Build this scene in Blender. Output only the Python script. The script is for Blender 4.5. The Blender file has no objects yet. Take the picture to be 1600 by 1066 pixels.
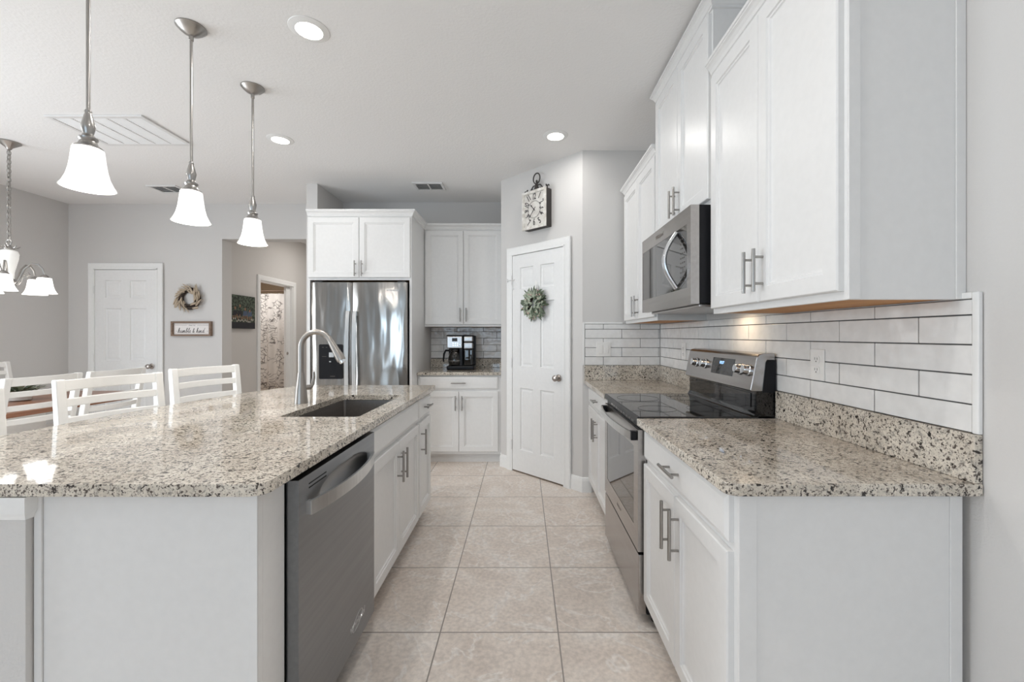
import bpy, bmesh, math, random
from math import pi, sin, cos, radians, sqrt
from mathutils import Vector, Matrix, geometry

random.seed(7)
scene = bpy.context.scene
COL = scene.collection

# ------------------------------------------------------------------ camera
CAM_H = 1.28
cam_d = bpy.data.cameras.new('camera')
cam_d.sensor_width = 36.0
cam_d.lens = 660.0 / 1600.0 * 36.0
cam_d.shift_x = -17.0 / 1600.0
cam_d.shift_y = -9.0 / 1600.0
cam_d.clip_start = 0.05
cam = bpy.data.objects.new('camera', cam_d)
COL.objects.link(cam)
cam.location = (0, 0, CAM_H)
cam.rotation_euler = (pi / 2, 0, 0)
scene.camera = cam

# ------------------------------------------------------------------ view, world, daylight
scene.view_settings.view_transform = 'Standard'
scene.view_settings.look = 'None'
scene.view_settings.gamma = 1.0
scene.view_settings.use_curve_mapping = False
scene.view_settings.exposure = -0.16
scene.cycles.use_denoising = True
scene.cycles.max_bounces = 14
scene.cycles.diffuse_bounces = 7
scene.cycles.glossy_bounces = 6
scene.cycles.sample_clamp_indirect = 8.0
scene.cycles.caustics_reflective = False
scene.cycles.caustics_refractive = False

W = bpy.data.worlds.new('world')
scene.world = W
W.use_nodes = True
bgn = W.node_tree.nodes['Background']
bgn.inputs[0].default_value = (0.62, 0.78, 1.0, 1)
bgn.inputs[1].default_value = 1.2


def area(name, loc, rot, sx, sy, power, color, spread=pi):
    d = bpy.data.lights.new(name, 'AREA')
    d.shape = 'RECTANGLE'
    d.size, d.size_y = sx, sy
    d.energy = power
    d.color = color
    d.spread = spread
    o = bpy.data.objects.new(name, d)
    COL.objects.link(o)
    o.location = loc
    o.rotation_euler = rot
    return o


REAR = -8.0           # rear wall behind the camera, with two glazed openings
CEIL = 2.79
DAY = (0.64, 0.83, 1.0)
# daylight coming in through the two openings of the rear wall
area('daylight_patio_door', (-3.35, REAR - 0.25, 1.1), (pi / 2, 0, 0), 2.3, 2.1, 78, DAY)
area('added_daylight_left', (-5.22 - 0.30, 1.0, 1.1), (pi / 2, 0, -pi / 2), 2.7, 2.1, 145, (0.88, 0.95, 1.0))  # added left-wall opening, out of view, brightening ceiling and cabinet fronts
area('daylight_window', (-0.35, REAR - 0.25, 1.45), (pi / 2, 0, 0), 1.9, 1.5, 56, DAY)


# ------------------------------------------------------------------ materials
def mat(name):
    m = bpy.data.materials.new(name)
    m.use_nodes = True
    nt = m.node_tree
    b = nt.nodes['Principled BSDF']
    return m, nt, b


def N(nt, kind, **kw):
    n = nt.nodes.new(kind)
    for k, v in kw.items():
        if k in n.inputs:
            n.inputs[k].default_value = v
        else:
            setattr(n, k, v)
    return n


def L(nt, a, b):
    nt.links.new(a, b)


def ramp(nt, fac, stops, interp='LINEAR'):
    r = nt.nodes.new('ShaderNodeValToRGB')
    r.color_ramp.interpolation = interp
    els = r.color_ramp.elements
    while len(els) < len(stops):
        els.new(0.5)
    for e, (p, c) in zip(els, stops):
        e.position = p
        e.color = (*c, 1) if len(c) == 3 else c
    L(nt, fac, r.inputs[0])
    return r.outputs[0]


def coords(nt, scale=(1, 1, 1), loc=(0, 0, 0), rot=(0, 0, 0), kind='Object'):
    tc = nt.nodes.new('ShaderNodeTexCoord')
    mp = nt.nodes.new('ShaderNodeMapping')
    mp.inputs['Scale'].default_value = scale
    mp.inputs['Location'].default_value = loc
    mp.inputs['Rotation'].default_value = rot
    L(nt, tc.outputs[kind], mp.inputs[0])
    return mp.outputs[0]


def mixc(nt, fac, a, b, blend='MIX'):
    m = nt.nodes.new('ShaderNodeMix')
    m.data_type = 'RGBA'
    m.blend_type = blend
    for sock, v in ((m.inputs[0], fac), (m.inputs[6], a), (m.inputs[7], b)):
        if isinstance(v, (int, float)):
            sock.default_value = v
        elif isinstance(v, tuple):
            sock.default_value = (*v, 1) if len(v) == 3 else v
        else:
            L(nt, v, sock)
    return m.outputs[2]


def bump(nt, b, height, strength, dist=0.01):
    bn = nt.nodes.new('ShaderNodeBump')
    bn.inputs['Strength'].default_value = strength
    bn.inputs['Distance'].default_value = dist
    L(nt, height, bn.inputs['Height'])
    L(nt, bn.outputs[0], b.inputs['Normal'])


def plain(name, col, rough=0.5, metal=0.0, spec=0.5, bscale=0, bstr=0.0, coat=0.0):
    m, nt, b = mat(name)
    b.inputs['Base Color'].default_value = (*col, 1)
    b.inputs['Roughness'].default_value = rough
    b.inputs['Metallic'].default_value = metal
    b.inputs['Specular IOR Level'].default_value = spec
    if coat:
        b.inputs['Coat Weight'].default_value = coat
        b.inputs['Coat Roughness'].default_value = 0.05
    v = coords(nt)
    n = N(nt, 'ShaderNodeTexNoise', Scale=bscale or 40.0, Detail=3.0)
    L(nt, v, n.inputs['Vector'])
    if bstr:
        bump(nt, b, n.outputs[0], bstr, 0.004)
    else:
        c = ramp(nt, n.outputs[0], [(0.3, tuple(x * 0.985 for x in col)), (0.7, tuple(min(1, x * 1.015) for x in col))])
        L(nt, c, b.inputs['Base Color'])
    return m


def emit(name, col, strength):
    m, nt, b = mat(name)
    b.inputs['Base Color'].default_value = (0.9, 0.9, 0.88, 1)
    b.inputs['Emission Color'].default_value = (*col, 1)
    b.inputs['Emission Strength'].default_value = strength
    b.inputs['Roughness'].default_value = 0.3
    return m


M = {}
M['wall'] = plain('wall_paint', (0.63, 0.615, 0.60), 0.85, bscale=160, bstr=0.25)
M['hallwall'] = plain('hall_wall_paint', (0.60, 0.58, 0.56), 0.85, bscale=160, bstr=0.2)
M['bathwall'] = plain('bath_wall_paint', (0.42, 0.32, 0.22), 0.85, bscale=160, bstr=0.2)
M['ceil'] = plain('ceiling_texture', (0.84, 0.835, 0.83), 0.92, bscale=70, bstr=0.4)
M['cab'] = plain('cabinet_white_paint', (0.76, 0.757, 0.75), 0.34)
M['trim'] = plain('trim_white_paint', (0.82, 0.82, 0.81), 0.38)
M['doorpaint'] = plain('door_white_paint', (0.80, 0.80, 0.795), 0.42)
M['chair'] = plain('chair_white_paint', (0.82, 0.81, 0.785), 0.38)
M['nickel'] = plain('brushed_nickel', (0.37, 0.355, 0.338), 0.30, 1.0)
M['nickel_dark'] = plain('satin_nickel_knob', (0.42, 0.38, 0.35), 0.28, 1.0)
M['chrome'] = plain('bright_metal', (0.75, 0.77, 0.80), 0.22, 1.0)
M['black'] = plain('black_enamel', (0.012, 0.012, 0.014), 0.30, spec=0.18)
M['blackmat'] = plain('black_plastic', (0.015, 0.015, 0.016), 0.5)
M['gap'] = plain('dark_gap', (0.01, 0.01, 0.01), 0.9)
M['toekick'] = plain('toe_kick_shadow_brown', (0.16, 0.12, 0.09), 0.6)  # shadow of the toe recess put into the brown
M['plate'] = plain('switch_plate_white', (0.82, 0.81, 0.79), 0.35)
M['slot'] = plain('outlet_slots', (0.10, 0.09, 0.08), 0.6)
M['grout'] = plain('dark_grout', (0.10, 0.098, 0.10), 0.9)
M['vent'] = plain('vent_white_metal', (0.74, 0.735, 0.73), 0.5)
M['ventdark'] = plain('vent_shadow', (0.10, 0.098, 0.095), 0.9)
M['iron'] = plain('dark_iron', (0.035, 0.030, 0.028), 0.55)
M['ribbon'] = plain('white_ribbon', (0.85, 0.84, 0.82), 0.6)
M['ink'] = plain('charcoal_ink', (0.06, 0.055, 0.055), 0.8)
M['signface'] = plain('sign_white_board', (0.80, 0.76, 0.74), 0.7)
M['bud'] = plain('pink_buds', (0.62, 0.42, 0.37), 0.7)
M['leafpale'] = plain('sage_leaf', (0.33, 0.37, 0.28), 0.6)
M['leafdark'] = plain('deep_green_leaf', (0.09, 0.12, 0.075), 0.55)
M['twig'] = plain('dark_twig', (0.045, 0.03, 0.022), 0.8)
M['wheat'] = plain('dried_wheat', (0.47, 0.385, 0.29), 0.8)
M['opal'] = emit('lit_opal_glass', (1.0, 0.975, 0.94), 0.8)
M['opal_bright'] = emit('lit_opal_glass_bright', (1.0, 0.975, 0.94), 2.6)
M['opal_body'] = emit('glowing_opal_body', (1.0, 0.96, 0.9), 0.22)  # faint glow added to the vase glass, which holds no lamp
M['lens'] = emit('recessed_lens', (1.0, 0.96, 0.9), 14.0)
M['bulb'] = emit('warm_cooktop_bulb', (1.0, 0.78, 0.5), 8.0)
M['digits'] = emit('blue_digits', (0.12, 0.45, 0.9), 1.6)
M['pot'] = plain('pale_pot', (0.55, 0.52, 0.48), 0.6)


def m_wood(name, c1, c2, rough, axis=(1, 14, 14), scale=3):
    m, nt, b = mat(name)
    v = coords(nt, axis)
    n = N(nt, 'ShaderNodeTexNoise', Scale=float(scale), Detail=5.0, Distortion=0.6)
    L(nt, v, n.inputs['Vector'])
    L(nt, ramp(nt, n.outputs[0], [(0.3, c1), (0.7, c2)]), b.inputs['Base Color'])
    b.inputs['Roughness'].default_value = rough
    return m


M['rawwood'] = m_wood('raw_maple_underside', (0.44, 0.19, 0.05), (0.58, 0.28, 0.08), 0.6)
M['table'] = m_wood('stained_table_wood', (0.20, 0.085, 0.045), (0.29, 0.13, 0.07), 0.3, (12, 1, 12))
M['frame'] = m_wood('weathered_frame_wood', (0.17, 0.11, 0.075), (0.27, 0.19, 0.14), 0.7)


def m_steel(name, col, rough, stretch, wav=0.0, wavescale=(3, 3, 0.6)):
    m, nt, b = mat(name)
    v = coords(nt, stretch)
    n = N(nt, 'ShaderNodeTexNoise', Scale=60.0, Detail=3.0)
    L(nt, v, n.inputs['Vector'])
    c = ramp(nt, n.outputs[0], [(0.3, tuple(x * 0.93 for x in col)), (0.7, tuple(x * 1.05 for x in col))])
    L(nt, c, b.inputs['Base Color'])
    b.inputs['Metallic'].default_value = 1.0
    b.inputs['Roughness'].default_value = rough
    if wav:
        v2 = coords(nt, wavescale)
        n2 = N(nt, 'ShaderNodeTexNoise', Scale=2.2, Detail=1.0)
        L(nt, v2, n2.inputs['Vector'])
        bump(nt, b, n2.outputs[0], wav, 0.05)
    return m


M['steel_fridge'] = m_steel('fridge_stainless', (0.385, 0.366, 0.345), 0.16, (1, 1, 0.02), 0.22, (4.0, 4.0, 1.1))
M['steel_dw'] = m_steel('dishwasher_stainless', (0.27, 0.278, 0.29), 0.30, (0.02, 1, 1), 0.03)
M['steel'] = m_steel('appliance_stainless', (0.46, 0.437, 0.422), 0.26, (0.02, 1, 1))
M['steel_light'] = m_steel('handle_stainless', (0.66, 0.66, 0.655), 0.28, (1, 1, 0.05))
M['steel_sink'] = m_steel('sink_stainless', (0.40, 0.38, 0.365), 0.32, (1, 0.03, 1))
M['faucet'] = m_steel('faucet_nickel', (0.37, 0.345, 0.32), 0.33, (1, 1, 0.05))


def m_glass_black(name, col, rough):
    m, nt, b = mat(name)
    b.inputs['Base Color'].default_value = (*col, 1)
    b.inputs['Roughness'].default_value = rough
    b.inputs['IOR'].default_value = 1.5
    b.inputs['Coat Weight'].default_value = 0.25
    b.inputs['Coat Roughness'].default_value = 0.02
    return m


M['glassblack'] = m_glass_black('black_glass', (0.006, 0.006, 0.007), 0.04)
M['ovenglass'] = m_glass_black('oven_window_glass', (0.02, 0.018, 0.017), 0.03)
M['ovenglass'].node_tree.nodes['Principled BSDF'].inputs['IOR'].default_value = 1.9


def m_granite():
    m, nt, b = mat('speckled_granite')
    v = coords(nt)
    n0 = N(nt, 'ShaderNodeTexNoise', Scale=7.0, Detail=3.0)
    n1 = N(nt, 'ShaderNodeTexNoise', Scale=60.0, Detail=4.0, Roughness=0.65)
    n2 = N(nt, 'ShaderNodeTexNoise', Scale=64.0, Detail=4.0, Roughness=0.55, Distortion=0.2)
    n4 = N(nt, 'ShaderNodeTexNoise', Scale=125.0, Detail=3.0, Roughness=0.5)
    n3 = N(nt, 'ShaderNodeTexNoise', Scale=220.0, Detail=2.0)
    vo = N(nt, 'ShaderNodeTexVoronoi', Scale=160.0)
    for n in (n0, n1, n2, n3, n4, vo):
        L(nt, v, n.inputs['Vector'])
    base = ramp(nt, n0.outputs[0], [(0.35, (0.55, 0.495, 0.42)), (0.65, (0.73, 0.68, 0.60))])
    cell = ramp(nt, vo.outputs['Color'], [(0.0, (0.70, 0.68, 0.66)), (1.0, (1.12, 1.1, 1.07))])
    c = mixc(nt, 0.55, base, cell, 'MULTIPLY')
    grey = ramp(nt, n1.outputs[0], [(0.54, (0, 0, 0)), (0.66, (1, 1, 1))])
    c = mixc(nt, grey, c, (0.27, 0.25, 0.222))
    fine = ramp(nt, n3.outputs[0], [(0.58, (0, 0, 0)), (0.66, (1, 1, 1))])
    c = mixc(nt, fine, c, (0.19, 0.16, 0.14))
    mid = ramp(nt, n4.outputs[0], [(0.575, (0, 0, 0)), (0.635, (1, 1, 1))])
    c = mixc(nt, mid, c, (0.085, 0.068, 0.058))
    dark = ramp(nt, n2.outputs[0], [(0.605, (0, 0, 0)), (0.64, (1, 1, 1))])
    c = mixc(nt, dark, c, (0.028, 0.022, 0.020))
    L(nt, c, b.inputs['Base Color'])
    b.inputs['Roughness'].default_value = 0.055
    b.inputs['IOR'].default_value = 1.55
    return m


M['granite'] = m_granite()


def m_floor():
    m, nt, b = mat('floor_tile')
    T = 0.5075
    v = coords(nt, (1, 1, 1), (0.3557 + T * 40, -1.819 + T * 40, 0))
    br = nt.nodes.new('ShaderNodeTexBrick')
    br.offset = 0.0
    br.squash = 1.0
    br.inputs['Scale'].default_value = 1.0
    br.inputs['Brick Width'].default_value = T
    br.inputs['Row Height'].default_value = T
    br.inputs['Mortar Size'].default_value = 0.003
    br.inputs['Mortar Smooth'].default_value = 0.1
    br.inputs['Bias'].default_value = 0.0
    br.inputs['Color1'].default_value = (0, 0, 0, 1)
    br.inputs['Color2'].default_value = (1, 1, 1, 1)
    L(nt, v, br.inputs['Vector'])
    # per tile offset of the marbling
    vm = nt.nodes.new('ShaderNodeVectorMath')
    vm.operation = 'MULTIPLY_ADD'
    L(nt, br.outputs['Color'], vm.inputs[0])
    vm.inputs[1].default_value = (7.3, 3.1, 5.7)
    L(nt, v, vm.inputs[2])
    n1 = N(nt, 'ShaderNodeTexNoise', Scale=2.6, Detail=7.0, Roughness=0.62, Distortion=1.0)
    n2 = N(nt, 'ShaderNodeTexNoise', Scale=2.8, Detail=5.0, Roughness=0.55, Distortion=1.3)
    n3 = N(nt, 'ShaderNodeTexNoise', Scale=55.0, Detail=4.0)
    for n in (n1, n2, n3):
        L(nt, vm.outputs[0], n.inputs['Vector'])
    c = ramp(nt, n1.outputs[0], [(0.28, (0.66, 0.575, 0.51)), (0.52, (0.76, 0.68, 0.612)), (0.74, (0.84, 0.79, 0.745))])
    vein = ramp(nt, n2.outputs[0], [(0.475, (0, 0, 0)), (0.5, (1, 1, 1)), (0.515, (0, 0, 0))])
    c = mixc(nt, mixc(nt, 0.62, (0, 0, 0), vein), c, (0.88, 0.845, 0.81))
    fine = ramp(nt, n3.outputs[0], [(0.35, (0.88, 0.88, 0.88)), (0.65, (1.08, 1.08, 1.08))])
    c = mixc(nt, 1.0, c, fine, 'MULTIPLY')
    c = mixc(nt, br.outputs['Fac'], c, (0.30, 0.265, 0.235))
    L(nt, c, b.inputs['Base Color'])
    b.inputs['Roughness'].default_value = 0.42
    inv = ramp(nt, br.outputs['Fac'], [(0.0, (1, 1, 1)), (1.0, (0, 0, 0))])
    bump(nt, b, inv, 0.5, 0.002)
    return m


M['floor'] = m_floor()


def m_glaze():
    m, nt, b = mat('glazed_white_tile')
    v = coords(nt)
    n = N(nt, 'ShaderNodeTexNoise', Scale=9.0, Detail=2.0)
    n2 = N(nt, 'ShaderNodeTexNoise', Scale=30.0, Detail=2.0)
    L(nt, v, n.inputs['Vector'])
    L(nt, v, n2.inputs['Vector'])
    L(nt, ramp(nt, n2.outputs[0], [(0.3, (0.74, 0.735, 0.725)), (0.7, (0.80, 0.795, 0.785))]), b.inputs['Base Color'])
    b.inputs['Roughness'].default_value = 0.12
    bump(nt, b, n.outputs[0], 0.35, 0.02)
    return m


M['glaze'] = m_glaze()


def m_glaze_grey():
    m = m_glaze()
    m.name = 'glazed_tile_rippled'
    bn = [n for n in m.node_tree.nodes if n.type == 'BUMP'][0]
    bn.inputs['Strength'].default_value = 0.8
    return m


M['glaze_ripple'] = m_glaze_grey()


def m_curtain():
    m, nt, b = mat('leaf_print_fabric')
    v = coords(nt, (1, 0.2, 1))
    w = N(nt, 'ShaderNodeTexNoise', Scale=5.0, Detail=2.0)
    L(nt, v, w.inputs['Vector'])
    vm = nt.nodes.new('ShaderNodeVectorMath')
    vm.operation = 'MULTIPLY_ADD'
    L(nt, w.outputs['Color'], vm.inputs[0])
    vm.inputs[1].default_value = (0.25, 0.25, 0.25)
    L(nt, v, vm.inputs[2])
    vo = N(nt, 'ShaderNodeTexVoronoi', Scale=15.0)
    vo.feature = 'DISTANCE_TO_EDGE'
    L(nt, vm.outputs[0], vo.inputs['Vector'])
    line = ramp(nt, vo.outputs['Distance'], [(0.025, (1, 1, 1)), (0.075, (0, 0, 0))])
    msk = N(nt, 'ShaderNodeTexNoise', Scale=6.0, Detail=2.0)
    L(nt, v, msk.inputs['Vector'])
    k = ramp(nt, msk.outputs[0], [(0.44, (0, 0, 0)), (0.5, (1, 1, 1))])
    f = mixc(nt, 1.0, line, k, 'MULTIPLY')
    c = mixc(nt, f, (0.80, 0.765, 0.73), (0.20, 0.18, 0.17))
    L(nt, c, b.inputs['Base Color'])
    b.inputs['Roughness'].default_value = 0.9
    return m


M['curtain'] = m_curtain()


def m_noise2(name, c1, c2, scale, rough=0.8, detail=4.0):
    m, nt, b = mat(name)
    v = coords(nt)
    n = N(nt, 'ShaderNodeTexNoise', Scale=float(scale), Detail=detail)
    L(nt, v, n.inputs['Vector'])
    L(nt, ramp(nt, n.outputs[0], [(0.4, c1), (0.62, c2)]), b.inputs['Base Color'])
    b.inputs['Roughness'].default_value = rough
    return m


M['canvas_green'] = m_noise2('canvas_print_foliage', (0.012, 0.016, 0.012), (0.10, 0.13, 0.09), 40)
M['canvas_edge'] = plain('canvas_edge', (0.03, 0.028, 0.028), 0.8)
M['canvas_skin'] = plain('canvas_print_warm', (0.27, 0.14, 0.085), 0.8)
M['canvas_dark'] = plain('canvas_print_dark', (0.02, 0.02, 0.025), 0.8)
M['canvas_blue'] = plain('canvas_print_blue', (0.07, 0.10, 0.16), 0.8)
M['canvas_white'] = plain('canvas_print_pale', (0.5, 0.45, 0.4), 0.8)
M['clockface'] = m_noise2('aged_clock_face', (0.60, 0.57, 0.53), (0.72, 0.70, 0.66), 14)
M['clockframe'] = m_noise2('distressed_white_paint', (0.60, 0.57, 0.52), (0.80, 0.78, 0.74), 30)


def m_clear(name, col=(1, 1, 1), rough=0.0):
    m, nt, b = mat(name)
    b.inputs['Base Color'].default_value = (*col, 1)
    b.inputs['Transmission Weight'].default_value = 1.0
    b.inputs['Roughness'].default_value = rough
    b.inputs['IOR'].default_value = 1.3
    return m


M['coffeeglass'] = m_glass_black('dark_carafe_glass', (0.01, 0.008, 0.006), 0.03)


# ------------------------------------------------------------------ mesh helper
class MB:
    def __init__(self):
        self.bm = bmesh.new()

    def box(self, x0, x1, y0, y1, z0, z1, bev=0.0, seg=2):
        if x0 > x1: x0, x1 = x1, x0
        if y0 > y1: y0, y1 = y1, y0
        if z0 > z1: z0, z1 = z1, z0
        r = bmesh.ops.create_cube(self.bm, size=1.0)
        vs = r['verts']
        for v in vs:
            v.co = Vector(((x0 + x1) / 2 + v.co.x * (x1 - x0), (y0 + y1) / 2 + v.co.y * (y1 - y0), (z0 + z1) / 2 + v.co.z * (z1 - z0)))
        if bev > 0:
            bev = min(bev, 0.49 * min(x1 - x0, y1 - y0, z1 - z0))
            es = list({e for v in vs for e in v.link_edges})
            bmesh.ops.bevel(self.bm, geom=es, offset=bev, segments=seg, profile=0.5, affect='EDGES')
        return self

    def face(self, pts):
        return self.bm.faces.new([self.bm.verts.new(p) for p in pts])

    def rings(self, rings, closed=True, cap0=True, cap1=True):
        """loft a list of rings (each a list of points of the same length)"""
        vr = [[self.bm.verts.new(p) for p in r] for r in rings]
        n = len(vr[0])
        for a, b in zip(vr, vr[1:]):
            for i in range(n if closed else n - 1):
                j = (i + 1) % n
                try:
                    self.bm.faces.new((a[i], a[j], b[j], b[i]))
                except ValueError:
                    pass
        if cap0 and n > 2: self.bm.faces.new(list(reversed(vr[0])))
        if cap1 and n > 2: self.bm.faces.new(vr[-1])
        return vr

    def lathe(self, prof, c=(0, 0, 0), seg=32, M4=None, cap0=True, cap1=True):
        rings = []
        for r, z in prof:
            ring = []
            for i in range(seg):
                a = 2 * pi * i / seg
                p = Vector((r * cos(a), r * sin(a), z))
                if M4 is not None:
                    p = M4 @ p
                ring.append(p + Vector(c))
            rings.append(ring)
        self.rings(rings, True, cap0, cap1)
        return self

    def tube(self, pts, r, seg=10, sx=1.0, sy=1.0, up=None, cap=True):
        pts = [Vector(p) for p in pts]
        rr = r if isinstance(r, (list, tuple)) else [r] * len(pts)
        rings = []
        prev = None
        for i, p in enumerate(pts):
            if i == 0: t = pts[1] - p
            elif i == len(pts) - 1: t = p - pts[i - 1]
            else: t = (pts[i + 1] - p).normalized() + (p - pts[i - 1]).normalized()
            t.normalize()
            if prev is None:
                u = Vector(up) if up else (Vector((0, 0, 1)) if abs(t.z) < 0.9 else Vector((1, 0, 0)))
            else:
                u = prev
            u = (u - t * u.dot(t)).normalized()
            prev = u
            w = t.cross(u)
            rings.append([p + (u * cos(2 * pi * k / seg) * sx + w * sin(2 * pi * k / seg) * sy) * rr[i] for k in range(seg)])
        self.rings(rings, True, cap, cap)
        return self

    def strap(self, pts, wdir, w, t):
        """flat bar along pts; wdir is the direction of its width"""
        pts = [Vector(p) for p in pts]
        wd = Vector(wdir).normalized()
        rings = []
        for i, p in enumerate(pts):
            a = pts[max(0, i - 1)]
            b = pts[min(len(pts) - 1, i + 1)]
            tg = (b - a).normalized()
            n = tg.cross(wd).normalized()
            rings.append([p + wd * w / 2 + n * t / 2, p - wd * w / 2 + n * t / 2, p - wd * w / 2 - n * t / 2, p + wd * w / 2 - n * t / 2])
        self.rings(rings)
        return self

    def cyl(self, p0, p1, r, seg=16):
        return self.tube([p0, p1], r, seg)

    def torus(self, c, R, r, M4=None, seg=24, sub=8, sx=1.0, sy=1.0):
        rings = []
        c = Vector(c)
        for i in range(seg):
            a = 2 * pi * i / seg
            ring = []
            for k in range(sub):
                b = 2 * pi * k / sub
                p = Vector(((R + r * cos(b)) * cos(a) * sx, (R + r * cos(b)) * sin(a) * sy, r * sin(b)))
                if M4 is not None: p = M4 @ p
                ring.append(p + c)
            rings.append(ring)
        rings.append(rings[0])
        self.rings(rings, True, False, False)
        bmesh.ops.remove_doubles(self.bm, verts=self.bm.verts, dist=1e-6)
        return self

    def prism(self, poly, z0, z1):
        self.rings([[(x, y, z0) for x, y in poly], [(x, y, z1) for x, y in poly]])
        return self

    def holed(self, outer, inner, z0, z1):
        loops = [[Vector((x, y, 0)) for x, y in outer], [Vector((x, y, 0)) for x, y in inner]]
        flat = [p for l in loops for p in l]
        tris = geometry.tessellate_polygon(loops)
        top = [self.bm.verts.new((p.x, p.y, z1)) for p in flat]
        bot = [self.bm.verts.new((p.x, p.y, z0)) for p in flat]
        for t in tris:
            self.bm.faces.new([top[i] for i in t])
            self.bm.faces.new([bot[i] for i in reversed(t)])
        k = 0
        for l in loops:
            n = len(l)
            for i in range(n):
                a, b = k + i, k + (i + 1) % n
                self.bm.faces.new((top[a], top[b], bot[b], bot[a]))
            k += n
        return self

    def nest(self, x0, x1, z0, z1, prof, back=None):
        """nested rectangles in the XZ plane facing -Y: prof = [(inset, y)...]; last ring is filled"""
        rs = []
        for ins, y in prof:
            rs.append([(x0 + ins, y, z0 + ins), (x1 - ins, y, z0 + ins), (x1 - ins, y, z1 - ins), (x0 + ins, y, z1 - ins)])
        self.rings(rs, True, False, True)
        return self

    def sweep(self, path, prof, z=0.0):
        """sweep profile (out, up) along open XY path; out = right-hand side of travel"""
        P = [Vector(p) for p in path]
        rings = []
        for i, p in enumerate(P):
            ns = []
            if i > 0:
                d = (p - P[i - 1]).normalized(); ns.append(Vector((d.y, -d.x)))
            if i < len(P) - 1:
                d = (P[i + 1] - p).normalized(); ns.append(Vector((d.y, -d.x)))
            if len(ns) == 2:
                n = (ns[0] + ns[1]).normalized()
                n = n / max(0.2, n.dot(ns[0]))
            else:
                n = ns[0]
            rings.append([(p.x + n.x * o, p.y + n.y * o, z + h) for o, h in prof])
        self.rings(rings)
        return self

    def xform(self, M4):
        bmesh.ops.transform(self.bm, matrix=M4, verts=self.bm.verts)
        return self

    def build(self, name, m, parent=None, smooth=35, bevel=0.0, label=None):
        bmesh.ops.recalc_face_normals(self.bm, faces=self.bm.faces)
        me = bpy.data.meshes.new(name)
        self.bm.to_mesh(me)
        self.bm.free()
        me.materials.append(m)
        if smooth:
            me.shade_smooth()
            me.set_sharp_from_angle(angle=radians(smooth))
        o = bpy.data.objects.new(name, me)
        COL.objects.link(o)
        if parent is not None:
            o.parent = parent
        if bevel:
            b = o.modifiers.new('edge', 'BEVEL')
            b.width = bevel
            b.segments = 3
            b.limit_method = 'ANGLE'
            b.angle_limit = radians(40)
            b.harden_normals = True
        if smooth:
            wn = o.modifiers.new('normals', 'WEIGHTED_NORMAL')
            wn.keep_sharp = True
            wn.weight = 80
        if label: o['label'] = label
        return o


def thing(name, label, cat, loc=(0, 0, 0), rz=0.0, group=None):
    o = bpy.data.objects.new(name, None)
    COL.objects.link(o)
    o.empty_display_size = 0.1
    o.location = loc
    o.rotation_euler = (0, 0, rz)
    o['label'] = label
    o['category'] = cat
    if group: o['group'] = group
    return o


def tag(o, label, cat, group=None):
    o['label'] = label
    o['category'] = cat
    if group: o['group'] = group
    return o


def struct(o, label=None, cat=None):
    o['kind'] = 'structure'
    if label: o['label'] = label
    if cat: o['category'] = cat
    return o


def sbox(name, m, b, label=None, cat=None, bev=0.0):
    return struct(MB().box(*b, bev=bev).build(name, m), label, cat)


def copy_tree(root, loc, rz, label, group=None):
    r = root.copy(); COL.objects.link(r)
    r.location = loc; r.rotation_euler = (0, 0, rz)
    r['label'] = label
    if group: r['group'] = group
    for ch in list(root.children):
        c = ch.copy(); COL.objects.link(c); c.parent = r
        for g in list(ch.children):
            d = g.copy(); COL.objects.link(d); d.parent = c
    return r


def text_mesh(body, size, extrude=0.0006, shear=0.0, space=1.0, align='CENTER', bold=0.0):
    cu = bpy.data.curves.new('lettering', 'FONT')
    cu.body = body; cu.size = size; cu.extrude = extrude; cu.shear = shear
    cu.align_x = align; cu.align_y = 'CENTER'; cu.space_character = space; cu.offset = bold
    o = bpy.data.objects.new('lettering', cu)
    COL.objects.link(o)
    dg = bpy.context.evaluated_depsgraph_get()
    dg.update()
    me = bpy.data.meshes.new_from_object(o.evaluated_get(dg))
    bpy.data.objects.remove(o)
    return me


def lettering(name, body, size, m, parent, M4, shear=0.0, space=1.0, extrude=0.0006, bold=0.0):
    me = text_mesh(body, size, extrude, shear, space, 'CENTER', bold)
    me.transform(M4)
    me.materials.clear(); me.materials.append(m)
    o = bpy.data.objects.new(name, me)
    COL.objects.link(o); o.parent = parent
    return o


FRONT = Matrix.Rotation(pi / 2, 4, 'X')        # text in XY -> standing in XZ, facing -Y

# ------------------------------------------------------------------ the setting
XR, XL = 1.13, -5.22
YE = 3.45            # kitchen end wall
P1 = Vector((0.487, 3.45)); P2 = Vector((-0.213, 4.135))
YB, YD = 4.80, 4.85
T = 0.12
OPX = -3.454
sbox('floor', M['floor'], (-6.2, XR + T, REAR - T, 8.1, -0.1, 0.0), 'beige marbled square floor tiles', 'floor')
sbox('ceiling', M['ceil'], (-6.2, XR + T, REAR - T, 8.1, CEIL, CEIL + 0.1), 'white textured ceiling', 'ceiling')
sbox('wall_right', M['wall'], (XR, XR + T, REAR, YE + 1.4, 0, CEIL), 'pale grey wall on the right', 'wall')
sbox('wall_end', M['wall'], (P1.x, XR, YE, YE + T, 0, CEIL), 'short grey wall at the end of the right counter', 'wall')
d2 = (P2 - P1).normalized(); n2 = Vector((-d2.y, d2.x))     # n2 points behind the diagonal wall?
if n2.y < 0: n2 = -n2
w = MB().prism([tuple(P1), tuple(P2), tuple(P2 + n2 * T), tuple(P1 + n2 * T)], 0, CEIL).build('wall_pantry', M['wall'])
struct(w, 'angled grey wall around the pantry door', 'wall')
sbox('wall_return', M['wall'], (P2.x, P2.x + T, P2.y, YB + T, 0, CEIL), 'grey return wall beside the coffee counter', 'wall')
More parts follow.
